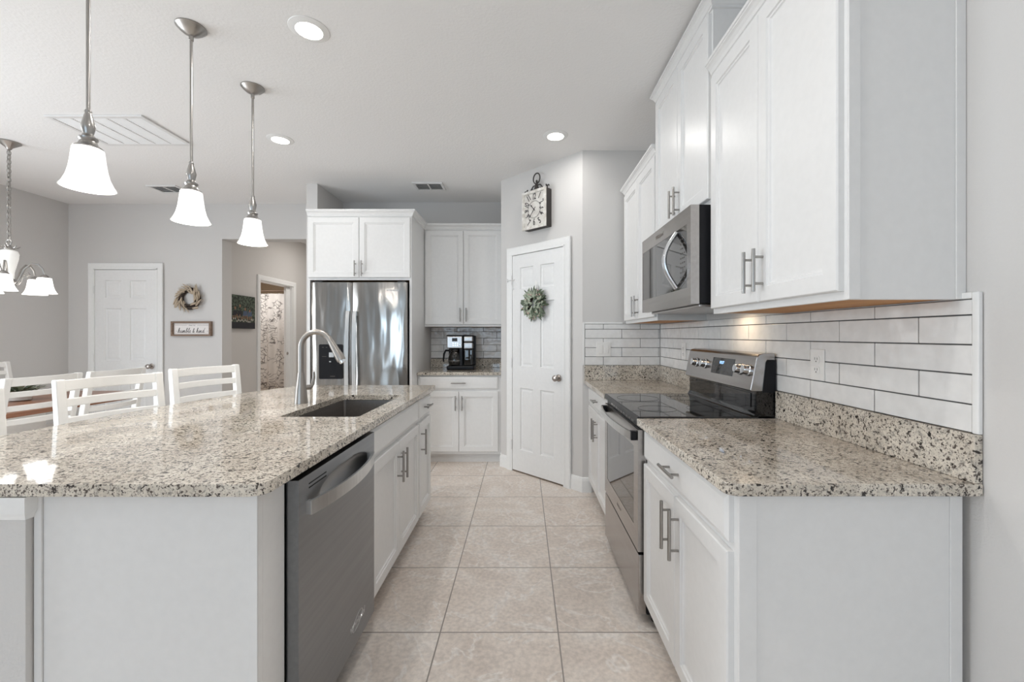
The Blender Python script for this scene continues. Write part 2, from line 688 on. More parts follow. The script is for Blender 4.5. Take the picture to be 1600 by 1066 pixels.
sbox('wall_back', M['wall'], (-2.10, P2.x, YB, YB + T, 0, CEIL), 'grey wall behind the refrigerator and coffee counter', 'wall')
sbox('wall_stub', M['wall'], (-2.155, -2.045, 4.205, YB + T, 0, CEIL), 'narrow grey wall end left of the refrigerator', 'wall')
sbox('wall_dining', M['wall'], (XL, OPX, YD, YD + 0.16, 0, CEIL), 'grey dining room wall with a white door', 'wall')
sbox('wall_header', M['wall'], (OPX, -2.155, YD, YD + 0.16, 2.385, CEIL), 'grey wall above the hall opening', 'wall')
h = MB()
h.box(XL - T, XL, REAR, -0.4, 0, CEIL); h.box(XL - T, XL, 2.4, YD + 0.16, 0, CEIL); h.box(XL - T, XL, -0.4, 2.4, 2.15, CEIL)
struct(h.build('wall_left', M['wall'], smooth=0), 'grey dining room side wall', 'wall')
h = MB()
for y in (-0.4, 0.975, 2.35): h.box(XL - 0.09, XL - 0.03, y, y + 0.05, 0, 2.15)
h.box(XL - 0.09, XL - 0.03, -0.4, 2.4, 2.09, 2.15); h.box(XL - 0.09, XL - 0.03, -0.4, 2.4, 0, 0.06)
struct(h.build('added_window_3', M['trim'], smooth=0), 'added white patio door frame, unseen on the left wall', 'window')  # frame of the added left-wall opening
# hall
HX = -3.60
h = MB()
h.box(HX - T, HX, 5.01, 5.78, 0, CEIL)
h.box(HX - T, HX, 6.61, 7.9, 0, CEIL)
h.box(HX - T, HX, 5.78, 6.61, 2.04, CEIL)
struct(h.build('wall_hall', M['hallwall'], smooth=0), 'warm grey hall wall around the bathroom doorway', 'wall')
sbox('wall_hallend', M['hallwall'], (HX, -2.0, 7.9, 8.0, 0, CEIL), 'hall end wall', 'wall')
sbox('wall_hallright', M['hallwall'], (-2.155, -2.045, YB + T, 7.9, 0, CEIL), 'hall right wall', 'wall')
b = MB()
b.box(-6.0, HX - T, 7.9, 8.0, 0, CEIL); b.box(-6.1, -6.0, 5.01, 8.0, 0, CEIL); b.box(-6.1, HX - T, 5.01, 5.09, 0, CEIL)
struct(b.build('wall_bathroom', M['bathwall'], smooth=0), 'tan bathroom walls', 'wall')
# rear wall with glazed openings (behind the camera)
r = MB()
r.box(XL, -4.5, REAR - T, REAR, 0, CEIL)
r.box(-4.5, -2.2, REAR - T, REAR, 2.15, CEIL)
r.box(-2.2, -1.3, REAR - T, REAR, 0, CEIL)
r.box(-1.3, 0.6, REAR - T, REAR, 0, 0.7)
r.box(-1.3, 0.6, REAR - T, REAR, 2.2, CEIL)
r.box(0.6, XR, REAR - T, REAR, 0, CEIL)
struct(r.build('wall_rear', M['wall'], smooth=0), 'rear wall with windows', 'wall')
f = MB()
for x in (-4.5, -3.375, -2.25): f.box(x, x + 0.05, REAR - 0.09, REAR - 0.03, 0, 2.15)
f.box(-4.5, -2.2, REAR - 0.09, REAR - 0.03, 2.09, 2.15); f.box(-4.5, -2.2, REAR - 0.09, REAR - 0.03, 0, 0.06)
struct(f.build('window_1', M['trim'], smooth=0), 'white patio door frame', 'window')
f = MB()
for x in (-1.3, -0.375, 0.55): f.box(x, x + 0.05, REAR - 0.09, REAR - 0.03, 0.7, 2.2)
for z in (0.7, 1.42, 2.15): f.box(-1.3, 0.6, REAR - 0.09, REAR - 0.03, z, z + 0.05)
struct(f.build('window_2', M['trim'], smooth=0), 'white window frame', 'window')

BASEP = [(0, 0), (0.014, 0), (0.014, 0.085), (0.009, 0.10), (0.006, 0.115), (0, 0.12)]


def baseboard(side, path):
    struct(MB().sweep(path, BASEP).build('baseboard_' + side, M['trim']), 'white baseboard', 'baseboard')


def on_diag(s, out=0.0):
    p = P1 + d2 * s - n2 * out
    return (p.x, p.y)


baseboard('pantry_left', [(P2.x, 4.24), (P2.x, P2.y), on_diag(0.872)][::-1] if False else [(P2.x, 4.24), (P2.x, P2.y), on_diag(0.872)])
baseboard('pantry_right', [on_diag(0.112), tuple(P1), (0.56, YE)])
baseboard('dining', [(XL, YD), (-4.965, YD)])
baseboard('dining_right', [(-4.13, YD), (OPX, YD), (OPX, YD + 0.16)])
baseboard('left', [(XL, 2.4), (XL, YD)])
baseboard('right', [(XR, 1.03), (XR, -4.0)])


# ------------------------------------------------------------------ panel doors of the house
def door_leaf(mb, w, h, t, z0=0.0):
    """six panel door, x 0..w, front face at y=0"""
    st = 0.11 * w / 0.71 + 0.005
    mid = 0.10 * w / 0.71
    pw = (w - 2 * st - mid) / 2
    xs = [0, st, st + pw, st + pw + mid, w - st, w]
    zs = [z0, z0 + 0.20, z0 + 0.78, z0 + 0.98, z0 + 1.58, z0 + 1.70, z0 + 1.90, z0 + h]
    zs = [z0 + (z - z0) * h / 2.02 for z in zs[:-1]] + [z0 + h]
    for i in range(5):
        for j in range(7):
            x0, x1, a, c = xs[i], xs[i + 1], zs[j], zs[j + 1]
            if i in (1, 3) and j in (1, 3, 5):
                mb.nest(x0, x1, a, c, [(0, 0), (0.006, 0.012), (0.020, 0.0145), (0.042, 0.004)])
            else:
                mb.face([(x0, 0, a), (x1, 0, a), (x1, 0, c), (x0, 0, c)])
    mb.face([(0, t, z0), (0, t, z0 + h), (w, t, z0 + h), (w, t, z0)])
    mb.face([(0, 0, z0), (0, t, z0), (w, t, z0), (w, 0, z0)])
    mb.face([(0, 0, z0 + h), (w, 0, z0 + h), (w, t, z0 + h), (0, t, z0 + h)])
    mb.face([(0, 0, z0), (0, 0, z0 + h), (0, t, z0 + h), (0, t, z0)])
    mb.face([(w, 0, z0), (w, t, z0), (w, t, z0 + h), (w, 0, z0 + h)])
    bmesh.ops.remove_doubles(mb.bm, verts=mb.bm.verts, dist=1e-5)
    return mb


def casing(mb, w, h, cw=0.065):
    """U-shaped casing round an opening x 0..w, z 0..h on the plane y=0, built outward to -y"""
    pr = [(0.0, 0), (0.0, 0.012), (0.012, 0.014), (0.03, 0.02), (cw - 0.008, 0.022), (cw, 0.016), (cw, 0)]
    rings = []
    for p in ((0, 0, -1, 0), (0, h, -1, 1), (w, h, 1, 1), (w, 0, 1, 0)):
        rings.append([(p[0] + p[2] * o, -d, p[1] + p[3] * o) for o, d in pr])
    mb.rings(rings)
    return mb


def knob(mb, x, z, y=0.0):
    Mx = Matrix.Translation((x, y, z)) @ Matrix.Rotation(pi / 2, 4, 'X')
    mb.lathe([(0.030, 0.0), (0.031, 0.004), (0.026, 0.008), (0.011, 0.011), (0.010, 0.030), (0.018, 0.036), (0.026, 0.046), (0.027, 0.056), (0.020, 0.066), (0.004, 0.070)], M4=Mx, seg=24)
    return mb


def house_door(name, label, loc, rz, w, hinge_left, knob_h=0.90):
    t = thing(name, label, 'door', loc, rz)
    t['kind'] = 'structure'
    H = 2.03
    lf = door_leaf(MB(), w, H - 0.018, 0.0165, 0.015)
    lf.xform(Matrix.Translation((0, -0.018, 0)))
    lf.build('door_leaf', M['doorpaint'], t)
    jb = MB()
    for a, c in ((-0.014, -0.002), (w + 0.002, w + 0.014)): jb.box(a, c, -0.025, -0.0005, 0, H + 0.012)
    jb.box(-0.014, w + 0.014, -0.025, -0.0005, H + 0.002, H + 0.014)
    jb.build('jamb', M['trim'], t)
    casing(MB(), w + 0.02, H + 0.012).xform(Matrix.Translation((-0.01, -0.008, 0))).build('casing', M['trim'], t)
    kx = w - 0.05 if hinge_left else 0.05
    knob(MB(), kx, knob_h, -0.018).build('knob', M['nickel_dark'], t, label='satin nickel door knob')
    hx = -0.004 if hinge_left else w + 0.004
    for z in (0.25, 1.02, 1.80):
        MB().cyl((hx, -0.027, z - 0.045), (hx, -0.027, z + 0.045), 0.006, 10).build('hinge', M['vent'], t)
    th = MB().box(0, w, -0.012, -0.001, 0, 0.014).build('door_gap_shade', M['toekick'], t)  # dark strip under the leaf, shade of the gap put into colour
    return t


ang = math.atan2(-d2.y, -d2.x)      # local +x runs from P2 (left) to P1 (right)
p0 = on_diag(0.80)
pd = house_door('door_1', 'white six-panel pantry door on the angled wall, wearing a green wreath', (p0[0], p0[1], 0), ang, 0.615, True, 0.915)
# small hook latch on the left casing of the pantry door
lt = MB()
lt.cyl((-0.055, -0.032, 1.80), (0.035, -0.032, 1.80), 0.005, 8)
lt.tube([(0.02, -0.032, 1.80), (0.012, -0.034, 1.76), (0.016, -0.034, 1.72)], 0.0025, 8)
lt.lathe([(0.001, -0.008), (0.007, -0.004), (0.007, 0.004), (0.001, 0.008)], (0.02, -0.034, 1.712), 10)
lt.box(-0.06, -0.05, -0.036, -0.024, 1.785, 1.815)
lt.build('latch_hook', M['vent'], pd, label='small hook latch')
dd = house_door('door_2', 'white six-panel dining room door with dark knob', (-4.895, YD, 0), 0.0, 0.70, True, 0.925)

# bathroom pocket door and casing in the hall wall (faces +X)
t = thing('door_3', 'white framed bathroom doorway with pocket door slid open', 'door', (HX, 5.78, 0), pi / 2)
t['kind'] = 'structure'
casing(MB(), 0.83, 2.04).build('casing', M['trim'], t)
jb = MB(); jb.box(0, 0.012, 0.0, T, 0, 2.04); jb.box(0.818, 0.83, 0, T, 0, 2.04); jb.box(0.0, 0.83, 0, T, 2.028, 2.04)
jb.build('jamb', M['trim'], t)
MB().box(0.715, 0.818, 0.04, 0.075, 0.01, 2.025, bev=0.002).build('door_leaf', M['doorpaint'], t)
lk = MB(); lk.lathe([(0.022, 0), (0.024, 0.004), (0.02, 0.01), (0.012, 0.012)], M4=Matrix.Translation((0.745, 0.04, 1.0)) @ Matrix.Rotation(pi / 2, 4, 'X'), seg=16)
lk.build('door_pull', M['nickel_dark'], t)


# ------------------------------------------------------------------ cabinets
def pull(mb, c, L_, axis, y=-0.0):
    """bar pull: bar of length L_ centred at c=(x,z), on face y, axis 'x' or 'z'"""
    x, z = c
    yb = y - 0.032
    if axis == 'z':
        mb.cyl((x, yb, z - L_ / 2), (x, yb, z + L_ / 2), 0.006, 14)
        for s in (-1, 1): mb.cyl((x, y, z + s * L_ * 0.31), (x, yb, z + s * L_ * 0.31), 0.0045, 10)
    else:
        mb.cyl((x - L_ / 2, yb, z), (x + L_ / 2, yb, z), 0.006, 14)
        for s in (-1, 1): mb.cyl((x + s * L_ * 0.31, y, z), (x + s * L_ * 0.31, yb, z), 0.0045, 10)
    return mb


DOORP = [(0.0, 0.0), (0.0, -0.015), (0.003, -0.019), (0.007, -0.02), (0.050, -0.02), (0.0525, -0.0145), (0.060, -0.0145), (0.0625, -0.0095), (0.072, -0.007)]
DRAWP = [(0.0, 0.0), (0.0, -0.013), (0.006, -0.0165), (0.014, -0.02)]
CROWN = [(0, 0), (0.008, 0), (0.008, 0.010), (0.013, 0.012), (0.017, 0.024), (0.026, 0.036), (0.034, 0.041), (0.034, 0.046), (0.039, 0.048), (0.039, 0.060), (0, 0.060)]


def front(kind, x0, x1, z0, z1, parent, handle=None, L_=0.16):
    o = MB().nest(x0, x1, z0, z1, DOORP if kind == 'door' else DRAWP).build('cabinet_door' if kind == 'door' else ('drawer' if handle else 'drawer_front'), M['cab'], parent, smooth=16)
    if handle:
        hx, hz, ax = handle
        pull(MB(), (hx, hz), L_, ax, -0.0195 if kind == 'drawer' else -0.0195).build('handle', M['nickel'], o, label='brushed nickel bar pull')
    return o


def base_cabinet(label, loc, rz, w, d, fronts, group, right_end=False, hollow=False, kick='toekick'):
    t = thing('base_cabinet', label, 'cabinet', loc, rz, group)
    c = MB()
    if hollow:
        c.box(0, w, 0, 0.02, 0.10, 0.882); c.box(0, 0.018, 0.02, d, 0.10, 0.882); c.box(w - 0.018, w, 0.02, d, 0.10, 0.882)
        c.box(0.018, w - 0.018, 0.02, d, 0.10, 0.118); c.box(0.018, w - 0.018, d - 0.008, d, 0.118, 0.882)
    else:
        c.box(0, w, 0, d, 0.10, 0.882)
    if right_end:
        c.box(w - 0.012, w, 0.0, d, 0.0, 0.12)
    c.build('carcass', M['cab'], t, smooth=0, bevel=0.0015)
    MB().box(0.0, w - (0.013 if right_end else 0), 0.075, d - 0.01, 0.0, 0.0995).build('toe_kick', M[kick], t)
    if right_end:
        MB().box(w, w + 0.004, 0.0, 0.045, 0.0, 0.882, bev=0.0015).build('edge_strip', M['cab'], t)
        MB().box(w, w + 0.004, d - 0.03, d, 0.0, 0.882, bev=0.0015).build('edge_strip', M['cab'], t)
    for f_ in fronts: front(*f_[:5], t, *(f_[5:]))
    return t


def wall_cabinet(label, loc, rz, w, d, z0, z1, group, hz, cl=False, cr=False, hl=0.145, right_end=False, name='wall_cabinet', hoff=0.032):
    t = thing(name, label, 'cabinet', loc, rz, group)
    c = MB()
    th = 0.018
    c.box(0, w, 0, 0.019, z0, z1)             # face frame
    c.box(0, th, 0.019, d, z0, z1); c.box(w - th, w, 0.019, d, z0, z1)
    c.box(th, w - th, d - 0.008, d, z0 + 0.0185, z1); c.box(th, w - th, 0.019, d - 0.008, z1 - 0.018, z1)
    c.build('carcass', M['cab'], t, smooth=0)
    MB().box(th + 0.0003, w - th - 0.0003, 0.0195, d - 0.0003, z0 + 0.003, z0 + 0.018).build('bottom_panel', M['rawwood'], t, label='bare wood underside')
    path = [(0, 0), (w, 0)]
    if cl: path = [(0, d)] + path
    if cr: path = path + [(w, cr if isinstance(cr, float) else d)]
    MB().sweep(path, CROWN, z1).build('crown_moulding', M['cab'], t, smooth=18)
    MB().box(0.0, w, 0, d, z1 + 0.0005, z1 + 0.006).build('top_panel', M['cab'], t)
    if right_end:
        MB().box(w, w + 0.004, 0.0, 0.03, z0, z1, bev=0.0015).build('edge_strip', M['cab'], t)
        MB().box(w, w + 0.004, d - 0.025, d, z0, z1, bev=0.0015).build('edge_strip', M['cab'], t)
    m_ = w / 2
    front('door', 0.012, m_ - 0.002, z0 + 0.022, z1 - 0.012, t, (m_ - hoff, hz, 'z'), hl)
    front('door', m_ + 0.002, w - 0.012, z0 + 0.022, z1 - 0.012, t, (m_ + hoff, hz, 'z'), hl)
    return t


GB = 'white base cabinets'
GW = 'white wall cabinets'
ROT_R = -pi / 2       # right-hand run: fronts face -X, local x runs toward the camera
FX = 0.545
YR0, YR1 = 1.857, 2.612   # range slot
# near right base cabinet
w = 1.853 - 1.068
base_cabinet('white base cabinet under the near right counter, with its bare end panel showing', (FX, 1.853, 0), ROT_R, w, XR - FX - 0.022,
             [('drawer', 0.012, w - 0.022, 0.745, 0.868, (w / 2 - 0.01, 0.808, 'x'), 0.14),
              ('door', 0.012, w / 2 - 0.007, 0.125, 0.722, (w / 2 - 0.045, 0.605, 'z'), 0.17),
              ('door', w / 2 - 0.003, w - 0.022, 0.125, 0.722, (w / 2 + 0.035, 0.605, 'z'), 0.17)], GB, right_end=True)
w = 3.448 - 2.616
base_cabinet('white base cabinet between the range and the angled pantry corner', (FX, 3.448, 0), ROT_R, w, XR - FX - 0.002,
             [('drawer', 0.06, w - 0.012, 0.745, 0.868, (w / 2 + 0.02, 0.808, 'x'), 0.12),
              ('door', 0.06, w / 2 + 0.022, 0.125, 0.722, (w / 2 - 0.012, 0.605, 'z'), 0.15),
              ('door', w / 2 + 0.026, w - 0.012, 0.125, 0.722, (w / 2 + 0.06, 0.605, 'z'), 0.15)], GB)
# wall cabinets right
UX = 0.83
ud = XR - UX - 0.001
wall_cabinet('large white wall cabinet at upper right, nearest its bare side panel', (UX, 1.838, 0), ROT_R, 1.838 - 1.079, ud, 1.372, 2.40, GW, 1.50, cr=True, right_end=True)
wall_cabinet('taller white wall cabinet mounted over the microwave', (UX, 2.598, 0), ROT_R, 0.756, ud, 1.858, 2.705, GW, 1.975, cl=True, cr=True)
wall_cabinet('white wall cabinet beyond the microwave, next to the end wall', (UX, 3.40, 0), ROT_R, 0.798, ud, 1.372, 2.40, GW, 1.485, cl=True)
# coffee nook
CX0, CX1 = -1.045, P2.x - 0.002
w = CX1 - CX0
CY = 4.20
base_cabinet('white base cabinet under the coffee maker counter', (CX0, CY, 0), 0.0, w, YB - CY - 0.002,
             [('drawer', 0.02, w - 0.03, 0.745, 0.868, (w / 2 - 0.005, 0.808, 'x'), 0.145),
              ('door', 0.02, w / 2 - 0.006, 0.125, 0.722, (w / 2 - 0.035, 0.61, 'z'), 0.145),
              ('door', w / 2 - 0.002, w - 0.03, 0.125, 0.722, (w / 2 + 0.03, 0.61, 'z'), 0.145)], GB, kick='cab')
wall_cabinet('white wall cabinet above the coffee maker', (CX0, 4.49, 0), 0.0, w, YB - 4.49 - 0.002, 1.372, 2.40, GW, 1.495)
# fridge surround
fx0, fx1 = -2.03, -1.048
FYF = 3.985
t = wall_cabinet('white cabinet over the refrigerator', (fx0, FYF, 0), 0.0, fx1 - fx0, YB - FYF - 0.002, 1.80, 2.40, GW, 1.905, cl=False, cr=0.462, name='fridge_cabinet')
MB().box(fx1 - fx0 - 0.022, fx1 - fx0, 0.0, YB - FYF - 0.002, 0.0, 1.7995).build('side_panel', M['cab'], t, smooth=0)
MB().box(0, 0.022, 0.0, 0.21, 0.0, 1.7995).build('side_panel', M['cab'], t, smooth=0)

# island cabinets: fronts face +X, local x runs away from camera
IX = -0.67
ROT_I = pi / 2
IY0, IY1 = 1.068, 3.045
ID = 0.56
w = 2.645 - 1.808
base_cabinet('white sink base cabinet in the island beyond the dishwasher', (IX, 1.808, 0), ROT_I, w, ID,
             [('drawer', 0.012, w - 0.008, 0.745, 0.868, None),
              ('door', 0.012, w / 2 - 0.002, 0.125, 0.722, (w / 2 - 0.036, 0.60, 'z'), 0.16),
              ('door', w / 2 + 0.002, w - 0.008, 0.125, 0.722, (w / 2 + 0.036, 0.60, 'z'), 0.16)], GB, hollow=True)
w = 3.045 - 2.647
base_cabinet('narrow white drawer and door cabinet at the far end of the island', (IX, 2.647, 0), ROT_I, w, ID,
             [('drawer', 0.014, w - 0.06, 0.745, 0.868, (w / 2 - 0.02, 0.808, 'x'), 0.14),
              ('door', 0.014, w - 0.06, 0.125, 0.722, (0.05, 0.60, 'z'), 0.16)], GB)
# island end panel + knee wall
t = thing('island_end_panel', 'plain white end panel of the island facing the camera', 'cabinet panel', (0, 0, 0))
e = MB()
e.box(IX - ID, IX, IY0, IY0 + 0.02, 0.0, 0.882)
e.build('panel', M['cab'], t, smooth=0)
e = MB(); e.box(IX - 0.02, IX, IY0 + 0.0205, 1.186, 0.0, 0.882); e.build('filler_stile', M['cab'], t, smooth=0)
MB().box(IX - ID, IX - ID + 0.018, IY0 - 0.006, IY0 - 0.0005, 0, 0.882, bev=0.0015).build('edge_strip', M['cab'], t)
MB().box(IX - 0.02, IX, IY0 - 0.003, IY0 - 0.0005, 0, 0.882, bev=0.001).build('edge_strip', M['cab'], t)
t = thing('island_knee_wall', 'painted knee wall with cap trim under the seating overhang of the island', 'half wall', (0, 0, 0))
KX = -1.234
MB().box(KX - 0.115, KX, 1.048, 3.045, 0, 0.8825).build('wall_core', M['wall'], t, smooth=0)
cap = MB(); cap.sweep([(KX, 1.2), (KX, 1.048), (KX - 0.115, 1.048), (KX - 0.115, 3.045)][::-1] if False else [(KX - 0.115, 3.045), (KX - 0.115, 1.048), (KX, 1.048), (KX, 1.0665)],
                      [(0, 0), (0.006, 0.002), (0.008, 0.012), (0.014, 0.02), (0.016, 0.06), (0, 0.06)], 0.822)
cap.build('cap_trim', M['trim'], t)

# ------------------------------------------------------------------ worktops
CT0, CT1 = 0.884, 0.915


def round_poly(pts, radii, seg=6):
    out = []
    n = len(pts)
    for i, p in enumerate(pts):
        r_ = radii[i]
        p = Vector(p)
        if r_ <= 0:
            out.append(tuple(p)); continue
        a = (Vector(pts[i - 1]) - p).normalized(); b_ = (Vector(pts[(i + 1) % n]) - p).normalized()
        th = a.angle(b_)
        dd_ = r_ / math.tan(th / 2)
        s, e_ = p + a * dd_, p + b_ * dd_
        cc = p + (a + b_).normalized() * (r_ / sin(th / 2))
        a0 = math.atan2(s.y - cc.y, s.x - cc.x); a1 = math.atan2(e_.y - cc.y, e_.x - cc.x)
        da = (a1 - a0 + pi) % (2 * pi) - pi
        for k in range(seg + 1):
            q = a0 + da * k / seg
            out.append((cc.x + r_ * cos(q), cc.y + r_ * sin(q)))
    return out


# island
outer = round_poly([(-0.635, 1.034), (-0.635, 3.09), (-1.60, 3.09), (-1.70, 2.86), (-1.775, 2.62), (-1.84, 2.30), (-1.885, 1.85), (-1.90, 1.40), (-1.905, 1.034)],
                   [0.04, 0.03, 0.12, 0.2, 0.3, 0.4, 0.4, 0, 0.03])
SX0, SX1, SY0, SY1 = -1.095, -0.735, 1.89, 2.585
inner = round_poly([(SX0, SY0), (SX0, SY1), (SX1, SY1), (SX1, SY0)], [0.02] * 4, 4)
isl = MB().holed(outer, inner, CT0, CT1).build('island_worktop', M['granite'], smooth=30, bevel=0.004)
tag(isl, 'large speckled granite island worktop with sink cutout', 'countertop')
# sink
s = MB()
rim = [(p[0], p[1], CT0 - 0.002) for p in round_poly([(SX0 - 0.012, SY0 - 0.012), (SX0 - 0.012, SY1 + 0.012), (SX1 + 0.012, SY1 + 0.012), (SX1 + 0.012, SY0 - 0.012)], [0.02] * 4, 4)]
r0 = [(p[0], p[1], CT0 - 0.002) for p in round_poly([(SX0 - 0.003, SY0 - 0.003), (SX0 - 0.003, SY1 + 0.003), (SX1 + 0.003, SY1 + 0.003), (SX1 + 0.003, SY0 - 0.003)], [0.015] * 4, 4)]
r1 = [(p[0], p[1], 0.70) for p in round_poly([(SX0, SY0), (SX0, SY1), (SX1, SY1), (SX1, SY0)], [0.015] * 4, 4)]
r2 = [(p[0], p[1], 0.685) for p in round_poly([(SX0 + 0.02, SY0 + 0.02), (SX0 + 0.02, SY1 - 0.02), (SX1 - 0.02, SY1 - 0.02), (SX1 - 0.02, SY0 + 0.02)], [0.015] * 4, 4)]
s.rings([rim, r0, r1, r2], True, False, True)
t = thing('kitchen_sink', 'undermount stainless steel sink set in the island', 'sink', (0, 0, 0))
sb = s.build('basin', M['steel_sink'], t, smooth=50)
sol = sb.modifiers.new('thick', 'SOLIDIFY'); sol.thickness = 0.0015
MB().lathe([(0.045, 0.0), (0.045, 0.003), (0.03, 0.004), (0.028, 0.001), (0.002, 0.001)], ((SX0 + SX1) / 2, (SY0 + SY1) / 2, 0.6855), 24).build('drain', M['chrome'], t)
# faucet
fx, fy = -1.19, 2.265
t = thing('kitchen_faucet', 'brushed nickel gooseneck pull-down faucet beside the island sink', 'faucet', (fx, fy, CT1))
MB().lathe([(0.034, 0), (0.034, 0.004), (0.032, 0.02), (0.029, 0.06), (0.024, 0.10), (0.019, 0.135), (0.0165, 0.16), (0.0155, 0.165)], seg=28).build('body', M['faucet'], t)
R_ = 0.083
pts = [(0, 0, 0.15), (0, 0, 0.22), (0, 0, 0.30)]
for k in range(1, 13):
    a = pi - k * (pi * 0.87) / 12
    pts.append((R_ + R_ * cos(a), 0, 0.30 + R_ * sin(a)))
tip = Vector(pts[-1]); dr = (Vector(pts[-1]) - Vector(pts[-2])).normalized()
MB().tube(pts, 0.0145, 16).build('gooseneck', M['faucet'], t)
q = [tip + dr * k for k in (0.0, 0.012, 0.05, 0.10, 0.118)]
MB().tube(q, [0.015, 0.0165, 0.019, 0.0235, 0.0225], 18).build('spray_head', M['faucet'], t)
MB().tube([tip + dr * 0.112, tip + dr * 0.132], [0.017, 0.016], 14).build('nozzle', M['chrome'], t)
lv = MB()
lv.cyl((0.012, 0.01, 0.083), (0.035, 0.035, 0.083), 0.014, 16)
lv.tube([(0.034, 0.034, 0.083), (0.042, 0.043, 0.10), (0.046, 0.047, 0.135), (0.045, 0.047, 0.165)], [0.011, 0.009, 0.0075, 0.006], 12)
lv.build('lever', M['faucet'], t)

# right worktops
CRX = 0.50
t = thing('near_right_worktop', 'granite worktop in front of the range on the right', 'countertop', (0, 0, 0))
MB().prism(round_poly([(XR - 0.0015, 1.034), (XR - 0.0015, YR0 - 0.002), (CRX, YR0 - 0.002), (CRX, 1.034)], [0, 0, 0, 0.035]), CT0, CT1).build('slab', M['granite'], t, bevel=0.004)
MB().box(XR - 0.022, XR - 0.0015, 1.036, YR0 - 0.002, CT1 + 0.0003, 1.035, bev=0.002).build('upstand', M['granite'], t)
t = thing('far_right_worktop', 'granite worktop beyond the range in the far right corner', 'countertop', (0, 0, 0))
MB().prism([(XR - 0.0015, YR1 + 0.002), (XR - 0.0015, YE - 0.0015), (CRX, YE - 0.0015), (CRX, YR1 + 0.002)], CT0, CT1).build('slab', M['granite'], t, bevel=0.004)
u = MB(); u.box(XR - 0.022, XR - 0.0015, YR1 + 0.002, YE - 0.0225, CT1 + 0.0003, 1.035, bev=0.002); u.box(CRX, XR - 0.0015, YE - 0.022, YE - 0.0015, CT1 + 0.0003, 1.035, bev=0.002)
u.build('upstand', M['granite'], t)
t = thing('coffee_worktop', 'short granite worktop holding the coffee maker', 'countertop', (0, 0, 0))
MB().prism([(CX0 + 0.001, CY - 0.035), (CX1, CY - 0.035), (CX1, YB - 0.0015), (CX0 + 0.001, YB - 0.0015)], CT0, CT1).build('slab', M['granite'], t, bevel=0.004)
u = MB(); u.box(CX0 + 0.001, CX1, YB - 0.022, YB - 0.0015, CT1 + 0.0003, 1.015, bev=0.002); u.box(CX1 - 0.02, CX1, CY + 0.1, YB - 0.0225, CT1 + 0.0003, 1.015, bev=0.002)
u.build('upstand', M['granite'], t)


# ------------------------------------------------------------------ tile backsplashes (local: x along wall, facing -Y, z up)
def backsplash(label, loc, rz, w, z0, z1, first_h, phase, edge=None, m='glaze'):
    t = thing('tile_backsplash', label, 'backsplash', loc, rz, 'white tile backsplashes')
    MB().box(0, w, -0.0045, -0.0015, z0, z1).build('grout', M['grout'], t)
    tl = MB()
    rnd = random.Random(int(w * 1000))
    TW, TH, g = 0.300, 0.0748, 0.0032
    zt = z1
    row = 0
    z_hi = z1
    hgt = first_h
    while z_hi - z0 > 0.012:
        z_lo = max(z0, z_hi - hgt)
        x = -((phase + row * TW / 2) % TW)
        while x < w:
            a, c = max(0.0, x) + g / 2, min(w, x + TW) - g / 2
            if c - a > 0.006:
                dz = rnd.uniform(-0.0006, 0.0006)
                tl.box(a, c, -0.0105 + dz, -0.0046, z_lo + g / 2, z_hi - g / 2, bev=0.0022)
            x += TW
        z_hi = z_lo
        hgt = TH
        row += 1
    tl.build('tiles', M[m], t, smooth=40)
    if edge:
        eb = MB()
        for b_ in edge: eb.box(*b_, bev=0.003)
        eb.build('edge_trim', M['trim'], t)
    return t


wR = YE - 0.002 - 1.052
backsplash('long white tile backsplash on the right wall above the range', (XR, YE - 0.002, 0), ROT_R, wR, 1.0355, 1.371, 0.040, 0.298,
           [(wR, wR + 0.017, -0.013, -0.0015, 1.0355, 1.388), (wR - 0.03 - 0.0, wR + 0.0, -0.0125, -0.0015, 1.3715, 1.388)])
wE = XR - 0.013 - 0.504
backsplash('white tile backsplash on the short end wall with a light switch', (0.504, YE, 0), 0.0, wE, 1.0355, 1.371, 0.042, 0.148,
           [(-0.016, -0.0005, -0.013, -0.0015, 1.0355, 1.385), (0.0, 0.31, -0.0125, -0.0015, 1.3715, 1.385)])
backsplash('shaded tile backsplash behind the coffee maker', (CX0 + 0.002, YB, 0), 0.0, CX1 - CX0 - 0.004, 1.0155, 1.371, 0.050, 0.004, None, 'glaze_ripple')


# ------------------------------------------------------------------ switch and outlets
def wall_plate(name, label, cat, loc, rz, kind, group):
    t = thing(name, label, cat, loc, rz, group)
    wd = 0.118 if kind == 'switch' else 0.074
    MB().box(-wd / 2, wd / 2, -0.006, 0, -0.059, 0.059, bev=0.003).build('cover_plate', M['plate'], t)
    if kind == 'switch':
        for x in (-0.024, 0.024):
            MB().box(x - 0.0165, x + 0.0165, -0.0095, -0.0061, -0.033, 0.033, bev=0.0015).build('rocker', M['plate'], t)
    else:
        for z in (-0.02, 0.02):
            o = MB().prism(round_poly([(-0.017, -0.014), (0.017, -0.014), (0.017, 0.014), (-0.017, 0.014)], [0.008] * 4), 0, 0.0025).xform(Matrix.Translation((0, -0.0061, z)) @ Matrix.Rotation(pi / 2, 4, 'X')).build('receptacle', M['plate'], t)
            sl = MB()
            sl.box(-0.0075, -0.0055, -0.0092, -0.0087, z - 0.001, z + 0.008); sl.box(0.0055, 0.0075, -0.0092, -0.0087, z - 0.001, z + 0.008)
            sl.cyl((0, -0.0092, z - 0.007), (0, -0.0087, z - 0.007), 0.0025, 10)
            sl.build('slots', M['slot'], o)
    return t


